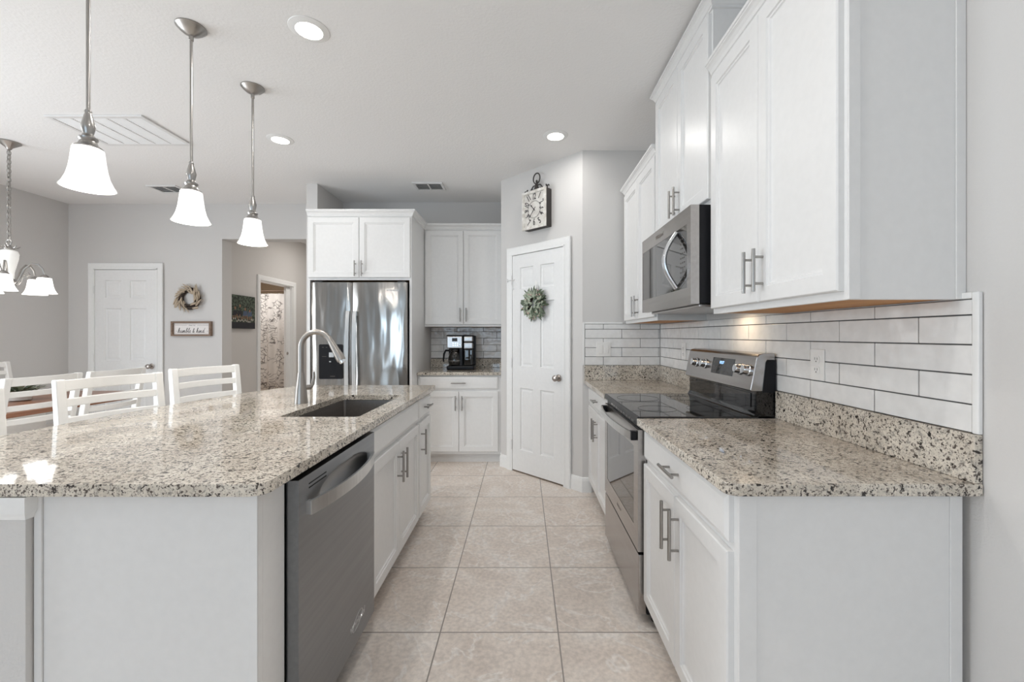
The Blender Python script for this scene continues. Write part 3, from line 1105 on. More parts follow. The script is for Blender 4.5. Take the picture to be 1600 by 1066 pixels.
wall_plate('light_switch', 'white double rocker light switch on the tiled end wall', 'light switch', (0.655, YE - 0.0112, 1.165), 0, 'switch', None)
wall_plate('power_outlet', 'white power outlet on the tiles right of the range', 'outlet', (XR - 0.0112, 1.60, 1.168), ROT_R, 'outlet', 'wall outlets')
wall_plate('power_outlet', 'white power outlet on the tiles left of the range, partly behind it', 'outlet', (XR - 0.0112, 2.93, 1.168), ROT_R, 'outlet', 'wall outlets')

# ------------------------------------------------------------------ dishwasher (fronts face +X)
t = thing('dishwasher', 'dark stainless dishwasher built into the island', 'dishwasher', (IX, 1.192, 0), ROT_I)
DWW = 0.61
MB().box(0.004, DWW - 0.004, 0.004, 0.55, 0.10, 0.872).build('tub', M['gap'], t)
MB().box(0.004, DWW - 0.004, 0.05, 0.07, 0.0, 0.0995).build('kick_plate', M['blackmat'], t)
d = MB()
nx, nz = 60, 40
DZ0, DZ1 = 0.105, 0.868
def scoop(x, z):
    u = (x - DWW * 0.54) / 0.20
    v = (z - 0.785) / 0.045
    q_ = u * u + v * v
    return 0.017 * (1 - q_) ** 0.6 if q_ < 1 else 0.0
yF = -0.036
grid = [[d.bm.verts.new((0.002 + (DWW - 0.004) * i / nx, yF + scoop(DWW * i / nx, z_), z_)) for i in range(nx + 1)]
        for z_ in [DZ0 + (0.70 - DZ0) * k / 4 for k in range(4)] + [0.70 + (DZ1 - 0.70) * k / nz for k in range(nz + 1)]]
for a, b_ in zip(grid, grid[1:]):
    for i in range(nx):
        d.bm.faces.new((a[i], a[i + 1], b_[i + 1], b_[i]))
d.rings([[(0.002, yF, DZ0), (DWW - 0.002, yF, DZ0), (DWW - 0.002, yF, DZ1), (0.002, yF, DZ1)], [(0.002, -0.001, DZ0), (DWW - 0.002, -0.001, DZ0), (DWW - 0.002, -0.001, DZ1), (0.002, -0.001, DZ1)]], True, False, True)
dr_ = d.build('door', M['steel_dw'], t, smooth=40)
hp = []
for k in range(25):
    u_ = k / 24
    x = 0.045 + (DWW - 0.09) * u_
    hp.append((x, yF - 0.012 - 0.034 * sin(pi * u_) ** 0.8, 0.775 + 0.0 * sin(pi * u_)))
hh = MB().strap(hp, (0, 0, 1), 0.042, 0.008)
hh.box(0.043, 0.060, yF - 0.014, yF, 0.756, 0.794); hh.box(DWW - 0.060, DWW - 0.043, yF - 0.014, yF, 0.756, 0.794)
hh.build('handle', M['steel_light'], dr_, label='curved bright steel handle')
vs_ = MB()
for z_ in (0.826, 0.838): vs_.box(0.06, 0.17, yF - 0.0008, yF + 0.001, z_, z_ + 0.0035)
vs_.build('vent_slots', M['gap'], dr_)
lettering('logo', 'Whirlpool', 0.034, M['steel_light'], dr_, Matrix.Translation((DWW * 0.70, yF - 0.0005, 0.185)) @ FRONT, 0.25)
lg = MB(); lg.torus((DWW * 0.70, yF - 0.0005, 0.188), 0.05, 0.0012, Matrix.Rotation(pi / 2, 4, 'X') @ Matrix.Rotation(0.25, 4, 'Z'), 40, 6, 1.0, 0.42)
lg.build('logo_ring', M['steel_light'], dr_)

# ------------------------------------------------------------------ range
RW = YR1 - YR0
t = thing('electric_range', 'stainless electric range with black glass cooktop', 'stove', (FX, YR1, 0), ROT_R)
RD = XR - FX - 0.015
MB().box(0.002, RW - 0.002, 0.0, RD, 0.05, 0.898).build('body', M['black'], t, smooth=0)
for x in (0.04, RW - 0.04):
    for y in (0.05, RD - 0.06): MB().lathe([(0.018, 0), (0.018, 0.015), (0.012, 0.02), (0.012, 0.05)], (x, y, 0), 14).build('foot', M['blackmat'], t)
ct = MB(); ct.box(0.0015, RW - 0.0015, -0.034, RD - 0.075, 0.900, 0.921, bev=0.004)
ctp = ct.build('cooktop', M['glassblack'], t, smooth=40)
bz = MB(); bz.box(0.0025, RW - 0.0025, -0.040, -0.0345, 0.893, 0.920, bev=0.002); bz.build('cooktop_edge', M['black'], t)
for bx, by, br_ in ((0.20, 0.11, 0.115), (0.55, 0.11, 0.09), (0.20, 0.36, 0.08), (0.55, 0.36, 0.10)):
    MB().torus((bx, by, 0.9212), br_, 0.0006, None, 48, 4).build('burner_ring', M['gap'], ctp)
# oven door
yd = -0.038
dr_ = MB()
OZ0, OZ1 = 0.325, 0.862
gx0, gx1, gz0, gz1 = 0.075, RW - 0.075, 0.42, 0.775
xs = [0.003, gx0, gx1, RW - 0.003]; zs = [OZ0, gz0, gz1, OZ1]
for i in range(3):
    for j in range(3):
        if i == 1 and j == 1: continue
        dr_.face([(xs[i], yd, zs[j]), (xs[i + 1], yd, zs[j]), (xs[i + 1], yd, zs[j + 1]), (xs[i], yd, zs[j + 1])])
fr = [(xs[0], OZ0), (xs[3], OZ0), (xs[3], OZ1), (xs[0], OZ1)]
dr_.rings([[(x, yd, z) for x, z in fr], [(x, -0.001, z) for x, z in fr]], True, False, True)
bmesh.ops.remove_doubles(dr_.bm, verts=dr_.bm.verts, dist=1e-5)
od = dr_.build('oven_door', M['steel'], t, smooth=30)
MB().box(gx0, gx1, yd + 0.001, yd + 0.004, gz0, gz1).build('oven_window', M['ovenglass'], od)
hp = []
for k in range(21):
    u_ = k / 20
    hp.append((0.03 + (RW - 0.06) * u_, yd - 0.022 - 0.030 * sin(pi * u_) ** 0.7, 0.832))
hh = MB().strap(hp, (0, 0, 1), 0.036, 0.009); hh.build('handle', M['steel_light'], od, label='bowed steel oven handle')
for x in (0.018, RW - 0.048): MB().box(x, x + 0.03, yd - 0.027, yd, 0.812, 0.852, bev=0.003).build('handle_cap', M['black'], od)
vt = MB(); vt.box(0.003, RW - 0.003, -0.022, -0.001, 0.864, 0.898); vt.build('vent_strip', M['black'], t, smooth=0)
vt = MB()
for k in range(9):
    x = 0.12 + k * (RW - 0.24) / 9
    vt.box(x, x + 0.045, -0.0235, -0.0222, 0.872, 0.888)
vt.build('vent_slots', M['steel'], t, smooth=0)
dwb = MB(); dwb.box(0.003, RW - 0.003, -0.036, -0.001, 0.05, 0.312, bev=0.004); dwb.build('storage_drawer', M['steel'], t)
lettering('logo', 'Whirlpool', 0.022, M['nickel_dark'], od, Matrix.Translation((RW / 2, yd - 0.0004, 0.375)) @ FRONT, 0.25)
# backguard
prof_s = [(RD - 0.108, 1.032), (RD - 0.112, 1.040), (RD - 0.085, 1.180), (RD - 0.075, 1.194), (RD - 0.055, 1.200), (RD - 0.004, 1.200), (RD - 0.004, 1.032)]
bg = MB(); bg.rings([[(x, y, z) for y, z in prof_s] for x in (0.004, RW - 0.004)])
bgd = bg.build('backguard', M['steel'], t, smooth=50, bevel=0.003)
prof_b = [(RD - 0.098, 0.9215), (RD - 0.085, 0.945), (RD - 0.085, 1.0315), (RD - 0.001, 1.0315), (RD - 0.001, 0.9215)]
lb = MB(); lb.rings([[(x, y, z) for y, z in prof_b] for x in (0.004, RW - 0.004)])
lb.box(0.05, RW - 0.05, RD - 0.089, RD - 0.086, 0.955, 1.02, bev=0.001)
lb.build('backguard_base', M['glassblack'], t, smooth=30)
bc = MB(); bc.rings([[(x, y, z) for y, z in ((RD - 0.06, 1.028), (RD - 0.045, 1.16), (RD - 0.038, 1.172), (RD - 0.001, 1.172), (RD - 0.001, 1.028))] for x in (RW - 0.0038, RW - 0.001)])
bc.build('end_cap', M['black'], t, smooth=0)
sl_ang = math.atan2(0.027, 0.14)
def on_guard(z):      # y on sloped face
    return RD - 0.112 + 0.027 * (z - 1.04) / 0.14
for kx in (0.135, 0.255, 0.635, 0.705):
    zc = 1.122
    Mk = Matrix.Translation((kx, on_guard(zc), zc)) @ Matrix.Rotation(pi / 2 - sl_ang, 4, 'X')
    k_ = MB(); k_.lathe([(0.027, 0.0), (0.027, 0.006), (0.022, 0.008), (0.0205, 0.026), (0.018, 0.030), (0.002, 0.031)], M4=Mk, seg=20)
    kb = k_.build('knob', M['chrome'], bgd, label='bright metal control knob')
Md = Matrix.Translation((0.455, on_guard(1.122), 1.122)) @ Matrix.Rotation(-sl_ang, 4, 'X')
dp = MB(); dp.box(-0.115, 0.115, -0.0015, 0.004, -0.042, 0.042, bev=0.001); dp.xform(Md); dp.build('display', M['glassblack'], bgd)
lettering('clock_digits', '10:37', 0.022, M['digits'], bgd, Md @ Matrix.Translation((-0.01, -0.0022, 0.018)) @ FRONT)
bt = MB()
for r_ in range(3):
    for c_ in range(7):
        x = -0.095 + c_ * 0.031
        if r_ == 2 and 2 <= c_ <= 4: continue
        bt.box(x, x + 0.011, -0.0022, -0.0016, -0.030 + r_ * 0.022, -0.026 + r_ * 0.022)
bt.xform(Md); bt.build('touch_keys', M['slot'], bgd)

# ------------------------------------------------------------------ microwave
MX = 0.772
t = thing('microwave', 'stainless over-the-range microwave under the tall cabinet', 'microwave', (MX, 2.598, 0), ROT_R)
MW = 0.752
mz0, mz1 = 1.418, 1.852
MB().box(0.002, MW - 0.002, 0, XR - MX - 0.002, mz0 + 0.004, mz1).build('body', M['black'], t, smooth=0)
fr = MB()
yf = -0.038
gx0, gx1, gz0, gz1 = 0.02, MW - 0.045, mz0 + 0.075, mz1 - 0.075
xs = [0.001, gx0, gx1, MW - 0.001]; zs = [mz0, gz0, gz1, mz1]
for i in range(3):
    for j in range(3):
        if i == 1 and j == 1: continue
        fr.face([(xs[i], yf, zs[j]), (xs[i + 1], yf, zs[j]), (xs[i + 1], yf, zs[j + 1]), (xs[i], yf, zs[j + 1])])
q4 = [(xs[0], mz0), (xs[3], mz0), (xs[3], mz1), (xs[0], mz1)]
fr.rings([[(x, yf, z) for x, z in q4], [(x, -0.0005, z) for x, z in q4]], True, False, True)
bmesh.ops.remove_doubles(fr.bm, verts=fr.bm.verts, dist=1e-5)
md = fr.build('door', M['steel'], t, smooth=30)
MB().box(gx0, gx1, yf + 0.0008, yf + 0.004, gz0, gz1).build('door_window', M['ovenglass'], md)
hp = []
for k in range(25):
    u_ = k / 24
    hp.append((MW - 0.165, yf - 0.004 - 0.058 * sin(pi * u_), gz0 + 0.012 + (gz1 - gz0 - 0.024) * u_))
MB().tube(hp, 0.013, 12, 0.8, 1.35).build('handle', M['chrome'], md, label='bowed bright steel handle')
kp = MB()
for r_ in range(10):
    for c_ in range(3):
        kp.box(MW - 0.125 + c_ * 0.022, MW - 0.117 + c_ * 0.022, yf - 0.0002, yf + 0.0007, gz0 + 0.03 + r_ * 0.022, gz0 + 0.036 + r_ * 0.022)
kp.build('keypad', M['slot'], md)
lettering('logo', 'Whirlpool', 0.03, M['nickel_dark'], md, Matrix.Translation((MW * 0.43, yf - 0.0004, mz1 - 0.038)) @ FRONT, 0.25)
ub = MB(); ub.box(0.03, MW - 0.03, 0.01, XR - MX - 0.03, mz0 - 0.012, mz0 + 0.0035, bev=0.004); ub.build('underside', M['steel'], t)
MB().box(MW - 0.30, MW - 0.20, 0.20, 0.26, mz0 - 0.0145, mz0 - 0.0125).build('cooktop_lamp', M['bulb'], t)
lp = area('microwave_cooktop_light', (XR - 0.13, 2.10, mz0 - 0.02), (0, 0, 0), 0.12, 0.07, 0.55, (1.0, 0.74, 0.48))

# ------------------------------------------------------------------ refrigerator
FY = 3.95
FX0, FX1 = -1.985, -1.080
t = thing('refrigerator', 'stainless side-by-side refrigerator with water dispenser', 'refrigerator', (FX0, FY, 0))
FW = FX1 - FX0
MB().box(0.005, FW - 0.005, 0.075, 0.80, 0.03, 1.77).build('cabinet_body', M['blackmat'], t, smooth=0)
MB().box(0.01, FW - 0.01, 0.08, 0.12, 0.0, 0.03).build('kick_grille', M['blackmat'], t, smooth=0)
SPL = 0.388


def bowed(mb, x0, x1, z0, z1, bow, n=14):
    ringf = []
    pts_ = []
    for i in range(n + 1):
        u_ = i / n
        x = x0 + (x1 - x0) * u_
        e_ = min(u_, 1 - u_) * (x1 - x0)
        y = -bow * sin(pi * u_) + (0.012 * (1 - min(1, e_ / 0.014)) ** 2)
        pts_.append((x, y))
    loop = pts_ + [(x1, 0.068), (x0, 0.068)]
    mb.prism(loop, z0, z1)
    return mb


dl = bowed(MB(), 0.002, SPL - 0.003, 0.075, 1.775, 0.006).build('freezer_door', M['steel_fridge'], t, smooth=40)
drr = bowed(MB(), SPL + 0.003, FW - 0.002, 0.075, 1.775, 0.008).build('fridge_door', M['steel_fridge'], t, smooth=40)
for pr, x in ((dl, SPL - 0.034), (drr, SPL + 0.034)):
    sgn = -1 if pr is dl else 1
    pp = []
    for k in range(21):
        u_ = k / 20
        pp.append((x + 0.008 * sgn * (1 - 2 * u_) * 0.3, -0.018 - 0.03 * sin(pi * u_) ** 0.6, 0.55 + 0.955 * u_))
    hb = MB().strap(pp, (1, 0, 0), 0.034, 0.014)
    for z in (0.575, 1.48): hb.box(x - 0.012, x + 0.012, -0.02, 0.0, z - 0.02, z + 0.02)
    hb.build('handle', M['steel_light'], pr, label='long flat steel handle')
dx0, dx1, dz0, dz1 = 0.085, 0.305, 0.872, 1.195
dpn = MB(); dpn.prism(round_poly([(dx0, dz0), (dx1, dz0), (dx1, dz1), (dx0, dz1)], [0.012] * 4), 0.0, 0.012)
dpn.xform(Matrix.Translation((0, -0.0035, 0)) @ Matrix.Rotation(pi / 2, 4, 'X'))
dp = dpn.build('dispenser', M['black'], dl)
q_ = MB(); q_.box(dx0 + 0.095, dx0 + 0.14, -0.020, -0.0157, 1.075, 1.12, bev=0.002); q_.box(dx0 + 0.105, dx0 + 0.12, -0.035, -0.0157, 1.03, 1.04)
q_.build('dispenser_paddle', M['steel_light'], dl)
q_ = MB()
for k in range(5): q_.box(dx0 + 0.03 + k * 0.034, dx0 + 0.045 + k * 0.034, -0.0165, -0.0157, 1.165, 1.169)
q_.box(dx0 + 0.03, dx0 + 0.07, -0.0165, -0.0157, 1.08, 1.083); q_.box(dx0 + 0.105, dx0 + 0.15, -0.0165, -0.0157, 0.895, 0.9)
q_.build('dispenser_marks', M['slot'], dl)
hg = MB()
for x in (0.06, FW - 0.06): hg.box(x - 0.04, x + 0.04, 0.02, 0.12, 1.7705, 1.79, bev=0.004)
hg.build('hinge_cover', M['blackmat'], t)
lettering('logo', 'Whirlpool', 0.028, M['steel_light'], drr, Matrix.Translation((FW - 0.135, -0.008, 1.70)) @ FRONT, 0.25)

# ------------------------------------------------------------------ coffee maker
t = thing('coffee_maker', 'black and silver coffee maker on the far counter', 'coffee maker', (-0.655, 4.50, CT1 + 0.0005))
b = MB()
b.box(-0.145, 0.145, -0.09, 0.13, 0, 0.045, bev=0.012); b.box(-0.145, 0.145, 0.05, 0.13, 0.04, 0.36, bev=0.01)
b.box(-0.015, 0.02, -0.06, 0.10, 0.04, 0.355, bev=0.006)
b.box(-0.146, 0.035, -0.085, 0.12, 0.355, 0.368, bev=0.005); b.box(0.03, 0.135, -0.07, 0.12, 0.352, 0.366, bev=0.005)
b.build('base', M['black'], t)
hd = MB().box(-0.142, 0.022, -0.087, 0.10, 0.225, 0.355, bev=0.012).build('brew_head', M['steel'], t, label='brushed steel brewing head')
k = MB(); k.box(-0.085, -0.03, -0.0905, -0.0875, 0.30, 0.335, bev=0.001); k.build('screen', M['blackmat'], hd)
k = MB()
for x in (-0.08, -0.057, -0.034): k.box(x, x + 0.015, -0.090, -0.0875, 0.275, 0.285); k.box(x, x + 0.015, -0.090, -0.0875, 0.253, 0.263)
k.lathe([(0.010, 0), (0.010, 0.006), (0.002, 0.007)], M4=Matrix.Translation((-0.005, -0.0875, 0.262)) @ Matrix.Rotation(pi / 2, 4, 'X'), seg=14)
k.build('buttons', M['chrome'], hd)
k = MB(); k.box(0.034, 0.128, -0.072, 0.10, 0.295, 0.352, bev=0.01); k.box(0.034, 0.128, -0.072, 0.10, 0.22, 0.288, bev=0.01)
k.build('pod_head', M['steel'], t)
MB().box(0.034, 0.128, -0.055, 0.06, 0.045, 0.2195, bev=0.014).build('water_tank', M['coffeeglass'], t, label='dark glossy water tank')
cf = MB(); cf.lathe([(0.05, 0.0), (0.066, 0.008), (0.072, 0.04), (0.07, 0.09), (0.055, 0.13), (0.045, 0.148), (0.05, 0.16), (0.048, 0.17), (0.01, 0.174)], (-0.065, -0.015, 0.0455), 28)
cfo = cf.build('carafe', M['coffeeglass'], t)
MB().torus((-0.065, -0.015, 0.095), 0.072, 0.003, None, 32, 6).build('carafe_band', M['steel_light'], cfo)
MB().tube([(-0.118, -0.04, 0.205), (-0.155, -0.06, 0.205), (-0.172, -0.068, 0.17), (-0.178, -0.07, 0.11), (-0.175, -0.068, 0.085)], [0.010, 0.011, 0.011, 0.009, 0.006], 10).build('carafe_handle', M['black'], cfo)

# ------------------------------------------------------------------ pendants
def shade_profile():
    o = [(0.040, 0.150), (0.045, 0.146), (0.047, 0.128), (0.050, 0.10), (0.054, 0.07), (0.061, 0.04), (0.071, 0.015), (0.080, 0.0)]
    i = [(r_ - 0.004, z) for r_, z in reversed(o)]
    return o, i


def bell(mb, scale=1.0, sz=1.0, c=(0, 0, 0), seg=40):
    o, i = shade_profile()
    pr = [(r_ * scale, z * sz) for r_, z in o] + [(r_ * scale, z * sz) for r_, z in i]
    mb.lathe(pr, c, seg, cap0=False, cap1=False)
    return mb


def make_pendant(label, x, y):
    t = thing('pendant_light', label, 'pendant light', (x, y, 1.835), 0.0, 'bell pendants over the island')
    H = CEIL - 1.835
    bell(MB()).build('lamp_shade', M['opal'], t, label='lit white bell glass shade')
    MB().lathe([(0.003, 0.146), (0.042, 0.147), (0.042, 0.153), (0.030, 0.162), (0.024, 0.176), (0.028, 0.182), (0.029, 0.188), (0.020, 0.194), (0.015, 0.204), (0.019, 0.222), (0.021, 0.236), (0.015, 0.262), (0.010, 0.282), (0.0115, 0.288), (0.009, 0.294)], seg=28).build('socket_cap', M['nickel'], t)
    MB().cyl((0, 0, 0.29), (0, 0, H - 0.03), 0.0065, 14).build('rod', M['nickel'], t)
    MB().lathe([(0.008, H - 0.068), (0.010, H - 0.066), (0.010, H - 0.044), (0.020, H - 0.040), (0.038, H - 0.030), (0.052, H - 0.018), (0.060, H - 0.008), (0.064, H - 0.005), (0.064, H - 0.0008)], seg=36).build('canopy', M['nickel'], t)
    d_ = bpy.data.lights.new('pendant_bulb', 'POINT'); d_.energy = 7.0; d_.color = (1.0, 0.96, 0.91); d_.shadow_soft_size = 0.03
    o_ = bpy.data.objects.new('pendant_bulb', d_); COL.objects.link(o_); o_.parent = t; o_.location = (0, 0, 0.03)
    return t


for lb_, x, y in (('nearest and largest-looking bell pendant over the island', -1.64, 1.594),
                  ('middle bell pendant of the three over the island', -1.625, 2.07),
                  ('farthest bell pendant over the island, nearest the refrigerator', -1.645, 2.572)):
    make_pendant(lb_, x, y)


# ------------------------------------------------------------------ recessed lights and vents
def can_light(label, x, y, p=14):
    t = thing('recessed_light', label, 'ceiling light', (x, y, CEIL), 0, 'recessed ceiling lights')
    MB().lathe([(0.062, -0.010), (0.066, -0.010), (0.092, -0.003), (0.094, -0.0006), (0.062, -0.0006)], seg=40, cap0=False, cap1=False).build('trim_ring', M['trim'], t)
    MB().lathe([(0.0615, -0.0055), (0.0615, -0.007), (0.03, -0.0085), (0.002, -0.009)], seg=32, cap0=False).build('lens', M['lens'], t)
    d_ = bpy.data.lights.new('recessed_lamp', 'AREA'); d_.shape = 'DISK'; d_.size = 0.12; d_.energy = p; d_.color = (1.0, 0.975, 0.945)
    o_ = bpy.data.objects.new('recessed_lamp', d_); COL.objects.link(o_); o_.parent = t; o_.location = (0, 0, -0.012)


can_light('large-looking recessed ceiling light right of the middle pendant', -1.055, 2.085, 11)
can_light('recessed ceiling light beside the farthest pendant', -1.87, 3.257, 4.5)
can_light('recessed ceiling light in front of the pantry wall', 0.247, 3.194, 3.2)
can_light('added unseen recessed light above the aisle near the camera', -0.25, 0.9, 9)  # out-of-view can added to light the near floor
can_light('added unseen recessed light above the living side', -1.6, -2.6, 6)  # extra can added behind the camera for room brightness
can_light('added unseen recessed light behind the right counter', 0.2, -2.6, 6)  # another added can, unseen, for room brightness
can_light('added unseen recessed light brightening the dining side wall', -4.35, 2.2, 17)  # unseen can added to brighten the left wall

t = thing('return_air_grille', 'large white louvred return air grille in the ceiling', 'vent', (-2.945, 3.115, CEIL))
g = MB()
hw, hl = 0.335, 0.225
for b_ in ((-hw, hw, -hl, -hl + 0.03), (-hw, hw, hl - 0.03, hl), (-hw, -hw + 0.03, -hl + 0.03, hl - 0.03), (hw - 0.03, hw, -hl + 0.03, hl - 0.03)):
    g.box(*b_, -0.012, -0.0006, bev=0.003)
g.build('frame', M['vent'], t)
MB().box(-hw + 0.02, hw - 0.02, -hl + 0.02, hl - 0.02, -0.003, -0.0006).build('backing', M['ventdark'], t)
g = MB()
for k in range(1, 5):
    x = -hw + 0.03 + k * (2 * hw - 0.06) / 5
    g.box(x - 0.006, x + 0.006, -hl + 0.03, hl - 0.03, -0.010, -0.0032)
g.build('rib', M['vent'], t)
g = MB()
n_ = 30
for k in range(n_):
    y = -hl + 0.034 + k * (2 * hl - 0.068) / (n_ - 1)
    g.rings([[(x, y - 0.0045, -0.0035), (x, y + 0.0030, -0.0095), (x, y + 0.0040, -0.009), (x, y - 0.0035, -0.0033)] for x in (-hw + 0.03, hw - 0.03)])
g.build('louvres', M['vent'], t, smooth=0)


def register(label, x, y, wx, wy):
    t = thing('air_register', label, 'vent', (x, y, CEIL), 0, 'small ceiling air registers')
    g = MB()
    hx, hy = wx / 2, wy / 2
    for b_ in ((-hx, hx, -hy, -hy + 0.025), (-hx, hx, hy - 0.025, hy), (-hx, -hx + 0.025, -hy + 0.025, hy - 0.025), (hx - 0.025, hx, -hy + 0.025, hy - 0.025), (-0.007, 0.007, -hy + 0.025, hy - 0.025)):
        g.box(*b_, -0.012, -0.0006, bev=0.003)
    g.build('frame', M['vent'], t)
    MB().box(-hx + 0.02, hx - 0.02, -hy + 0.02, hy - 0.02, -0.003, -0.0006).build('backing', M['ventdark'], t)
    g = MB()
    for k in range(6):
        y_ = -hy + 0.035 + k * (wy - 0.07) / 5
        g.rings([[(x_, y_ + 0.007, -0.004), (x_, y_ - 0.004, -0.0105), (x_, y_ - 0.003, -0.0115), (x_, y_ + 0.008, -0.005)] for x_ in (-hx + 0.025, hx - 0.025)])
    g.build('louvres', M['vent'], t, smooth=0)


register('small ceiling air register near the dining wall, left of the middle pendant', -3.64, 4.35, 0.30, 0.22)
register('small ceiling air register in front of the coffee nook', -0.945, 4.27, 0.30, 0.22)

# ------------------------------------------------------------------ chandelier
chx, chy = -4.015, 3.30
t = thing('chandelier', 'nickel chandelier with lit bell glass shades over the dining table', 'chandelier', (chx, chy, 1.615))
H = CEIL - 1.615
MB().lathe([(0.012, H - 0.06), (0.02, H - 0.045), (0.05, H - 0.02), (0.066, H - 0.008), (0.066, H - 0.0008)], seg=32).build('canopy', M['nickel'], t)
ch = MB()
zc = 0.425
k = 0
while zc < H - 0.055:
    Ml = Matrix.Rotation(pi / 2, 4, 'X')
    if k % 2: Ml = Matrix.Rotation(pi / 2, 4, 'Z') @ Ml
    ch.torus((0, 0, zc), 0.016, 0.0034, Ml, 14, 6, 0.75, 1.35)
    zc += 0.035; k += 1
ch.tube([(0.004, 0.004, 0.40), (0.010, -0.006, 0.6), (-0.006, 0.008, 0.8), (0.006, -0.004, 1.0), (0, 0, H - 0.05)], 0.0028, 6)
ch.build('chain', M['nickel'], t)
MB().torus((0, 0, 0.392), 0.02, 0.004, Matrix.Rotation(pi / 2, 4, 'X'), 24, 8).build('hanging_loop', M['nickel'], t)
tp = MB(); tp.lathe([(0.004, 0.375), (0.012, 0.37), (0.014, 0.36), (0.03, 0.35), (0.034, 0.343), (0.03, 0.336)], seg=28)
for k in range(6):
    a = k * pi / 3
    tp.tube([(0.02 * cos(a), 0.02 * sin(a), 0.345), (0.045 * cos(a), 0.045 * sin(a), 0.35), (0.058 * cos(a), 0.058 * sin(a), 0.366)], [0.006, 0.005, 0.003], 8)
tp.build('top_cap', M['nickel'], t)
MB().lathe([(0.026, 0.335), (0.046, 0.322), (0.054, 0.30), (0.051, 0.265), (0.040, 0.21), (0.030, 0.16), (0.027, 0.12), (0.029, 0.10)], seg=32).build('glass_body', M['opal_body'], t, label='pale glass vase body')
MB().lathe([(0.034, 0.105), (0.04, 0.09), (0.03, 0.07), (0.014, 0.055), (0.010, 0.04), (0.003, 0.03)], seg=24).build('finial', M['nickel'], t)
for k in range(5):
    a = radians(25 + 72 * k)
    ca, sa = cos(a), sin(a)
    P = [(0.030, 0.085), (0.05, 0.092), (0.066, 0.13), (0.088, 0.19), (0.125, 0.232), (0.165, 0.228), (0.190, 0.195), (0.200, 0.15)]
    arm = MB()
    arm.tube([(r_ * ca, r_ * sa, z) for r_, z in P], 0.0065, 10)
    arm.tube([(r_ * ca, r_ * sa, z) for r_, z in [(0.036, 0.07), (0.055, 0.062), (0.068, 0.09), (0.078, 0.14), (0.105, 0.162), (0.118, 0.142), (0.098, 0.125)]], 0.0045, 8)
    arm.lathe([(0.008, 0.15), (0.02, 0.142), (0.03, 0.128), (0.036, 0.118)], (0.20 * ca, 0.20 * sa, 0), 20)
    ao = arm.build('arm', M['nickel'], t)
    bell(MB(), 0.92, 0.82, (0.20 * ca, 0.20 * sa, 0.0), 32).build('lamp_shade', M['opal_bright'], ao, label='lit white bell glass shade')



# ------------------------------------------------------------------ seating (local: sitter faces -Y, back at +y)
def slat(mb, x0, x1, y, z0, z1, bow, t_=0.018, lean=0.0, n=12):
    rings = []
    for i in range(n + 1):
        u_ = i / n
        x = x0 + (x1 - x0) * u_
        yy = y + bow * sin(pi * u_)
        rings.append([(x, yy, z0), (x, yy + t_, z0), (x, yy + t_ + lean, z1), (x, yy + lean, z1)])
    mb.rings(rings)
    return mb


def make_seat(name, label, cat, group, seat_h, top_h, w, dpt, nsl, first, gap, rail_h, slat_h, lean):
    t = thing(name, label, cat, (0, 0, 0), 0, group)
    hw = w / 2
    pw = 0.034
    st = MB().box(-hw + 0.005, hw - 0.005, -dpt / 2, dpt / 2 - 0.02, seat_h - 0.035, seat_h, bev=0.012).build('seat', M['chair'], t)
    for s_ in (-1, 1):
        x = s_ * (hw - pw / 2)
        MB().box(x - 0.019, x + 0.019, -dpt / 2 + 0.01, -dpt / 2 + 0.048, 0, seat_h - 0.0355, bev=0.004).build('leg', M['chair'], t)
        lg = MB()
        y0 = dpt / 2 - 0.03
        lg.rings([[(x - pw / 2, y0 + a + 0.025, z), (x + pw / 2, y0 + a + 0.025, z), (x + pw / 2, y0 + a + 0.025 + dp_, z), (x - pw / 2, y0 + a + 0.025 + dp_, z)]
                  for a, z, dp_ in ((0.03, 0.0, 0.034), (0.0, seat_h * 0.6, 0.036), (0.0, seat_h, 0.040), (lean * 0.3, seat_h + (top_h - seat_h) * 0.4, 0.04), (lean, top_h - 0.012, 0.034), (lean + 0.003, top_h, 0.028))])
        lg.build('rear_leg_post', M['chair'], t, bevel=0.004)
    bk = MB().box(-hw + 0.02, hw - 0.02, -dpt / 2 + 0.018, -dpt / 2 + 0.038, seat_h - 0.09, seat_h - 0.0355); bk.build('apron', M['chair'], t)
    if seat_h > 0.55:
        fr_ = MB(); fr_.box(-hw + 0.03, hw - 0.03, -dpt / 2 + 0.02, -dpt / 2 + 0.04, 0.20, 0.235, bev=0.003)
        for s_ in (-1, 1):
            x = s_ * (hw - 0.02); fr_.box(x - 0.009, x + 0.009, -dpt / 2 + 0.04, dpt / 2 - 0.01, 0.26, 0.29, bev=0.003)
        fr_.build('foot_rail', M['chair'], t)
    else:
        fr_ = MB()
        for s_ in (-1, 1):
            x = s_ * (hw - 0.02); fr_.box(x - 0.009, x + 0.009, -dpt / 2 + 0.04, dpt / 2 - 0.01, 0.16, 0.19, bev=0.003)
        fr_.build('stretcher', M['chair'], t)
    for k in range(nsl):
        z1 = top_h - first - k * gap
        z0 = z1 - (rail_h if k == 0 else slat_h)
        f_ = (z0 - seat_h) / (top_h - seat_h)
        slat(MB(), -hw + pw - 0.004, hw - pw + 0.004, dpt / 2 + 0.004 + lean * max(0, f_), z0, z1, 0.035, 0.016, lean * (z1 - z0) / (top_h - seat_h)).build('top_rail' if k == 0 else 'slat', M['chair'], t, smooth=40, bevel=0.003)
    return t


GS = 'white bar stools along the island'
st0 = make_seat('bar_stool', 'white slat-back bar stool nearest the camera, only its post showing at the edge', 'bar stool', GS, 0.62, 1.085, 0.425, 0.40, 4, 0.004, 0.083, 0.047, 0.036, 0.04)
